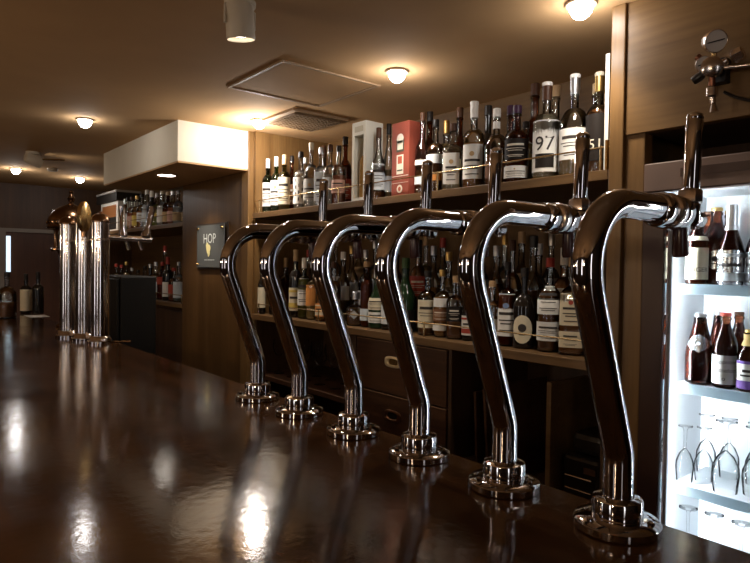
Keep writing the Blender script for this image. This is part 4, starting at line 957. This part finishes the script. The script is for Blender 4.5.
# ------------------------------------------------------------------ gas regulator on the panel
c = at_x(712, 68, XF-.06)
o = thing('gas_regulator', 'gas pressure regulator with two dial gauges on the panel above the fridge', 'regulator', tuple(c))
red_br = pbr('copper_brown', (.30, .13, .08), .3, 1.)
MB().lathe([(.016, -.026), (.024, -.02), (.026, 0), (.024, .02), (.014, .026)], 24, T=aim((0, 0, 0), (-1, -.35, -.1))).build('body', chrome2, o)
def gauge(u, v, r, d):
    p = at_x(u, v, XF-.07)-c; dv = Vector(d).normalized()
    T = aim(p, d)
    g = MB().lathe([(r*.8, -.022), (r, -.018), (r*1.02, .0), (r*.96, .004), (r*.90, .002)], 30, T=T, caps=(True, False)).build('gauge', chrome2, o)
    MB().lathe([(.0, .0012), (r*.92, .0012)], 30, T=T, caps=(False, False)).build('gauge_face', gauge_face, g)
    n = MB(); n.box(-r*.75, r*.7, -.0014, .0014, .002, .003, T=T @ Matrix.Rotation(R(14), 4, 'Z'))
    n.build('needle', black_mt, g, False)
    return p
g1 = gauge(716, 41, .027, (-.8, -.75, -.35)); g2 = gauge(704, 64, .019, (-.9, -.5, -.3))
m = MB(); m.tube([g1+Vector((.012, .008, -.02)), (0.008, 0, .02)], .006, 12); m.tube([g2+Vector((.012, 0, 0)), (0.006, 0.0, 0)], .006, 12); m.build('gauge_stem', brass, o)
k = at_x(738, 55, XF-.055)-c
MB().tube([(0, 0, 0), tuple(k*.6)], .009, 14).build('inlet_tube', chrome2, o)
MB().lathe([(.013, -.014), (.017, -.01), (.017, .01), (.012, .014)], 6, T=aim(k, k)).build('hex_nut', chrome2, o)
k2 = at_x(760, 64, XF-.03)-c
MB().tube([tuple(Vector((.01, -.02, -.002))), tuple(k2)], .005, 12).build('outlet_pipe', chrome2, o)
kk = at_x(695, 80, XF-.065)-c
MB().lathe([(.010, -.012), (.012, 0), (.010, .014)], 14, T=aim(kk*.8, kk)).build('knob', black_pl, o)
k5 = at_x(699, 58, XF-.07)-c
MB().tube([tuple(k5*.5), tuple(k5*1.15)], .008, 10).build('lever', red_br, o)
k3 = at_x(712, 92, XF-.055)-c; k4 = at_x(714, 112, XF-.05)-c
MB().tube([(0, 0, -.015), k3], .008, 14).build('valve_stem', red_br, o)
MB().lathe([(.010, -.014), (.014, -.01), (.014, .01), (.010, .014)], 12, T=aim(k3, (0, 0, -1))).build('valve', chrome2, o)
MB().tube([k3+Vector((0, 0, -.012)), k3+(k4-k3)*.55, k3+(k4-k3)*.6, k4], [.007, .007, .005, .011], 14).build('nozzle', chrome2, o)
MB().box(.03, .0595, -.02, .02, -.03, .03).build('wall_bracket', black_mt, o, False, .002)
MB().tube([(.02, 0, 0), (.035, 0, 0)], .01, 12).build('mount_stub', chrome2, o)
m = MB(); pth = [at_x(u, v, XF-.012)-c for u, v in ((724, 92), (735, 97), (748, 100), (762, 101))]
m.tube(pth, .004, 8); m.build('hose', black_pl, o)

# ------------------------------------------------------------------ world, view
w = bpy.data.worlds.new('world'); S.world = w; w.use_nodes = True
w.node_tree.nodes['Background'].inputs[0].default_value = (.05, .03, .02, 1); w.node_tree.nodes['Background'].inputs[1].default_value = .3
S.view_settings.view_transform = 'Standard'; S.view_settings.look = 'None'; S.view_settings.gamma = 1; S.view_settings.use_curve_mapping = False
S.view_settings.exposure = .08
S.cycles.use_denoising = True
S.cycles.max_bounces = 14; S.cycles.transparent_max_bounces = 32; S.cycles.glossy_bounces = 6; S.cycles.transmission_bounces = 8; S.cycles.diffuse_bounces = 4
S.cycles.sample_clamp_indirect = 6.; S.cycles.caustics_reflective = False; S.cycles.caustics_refractive = False
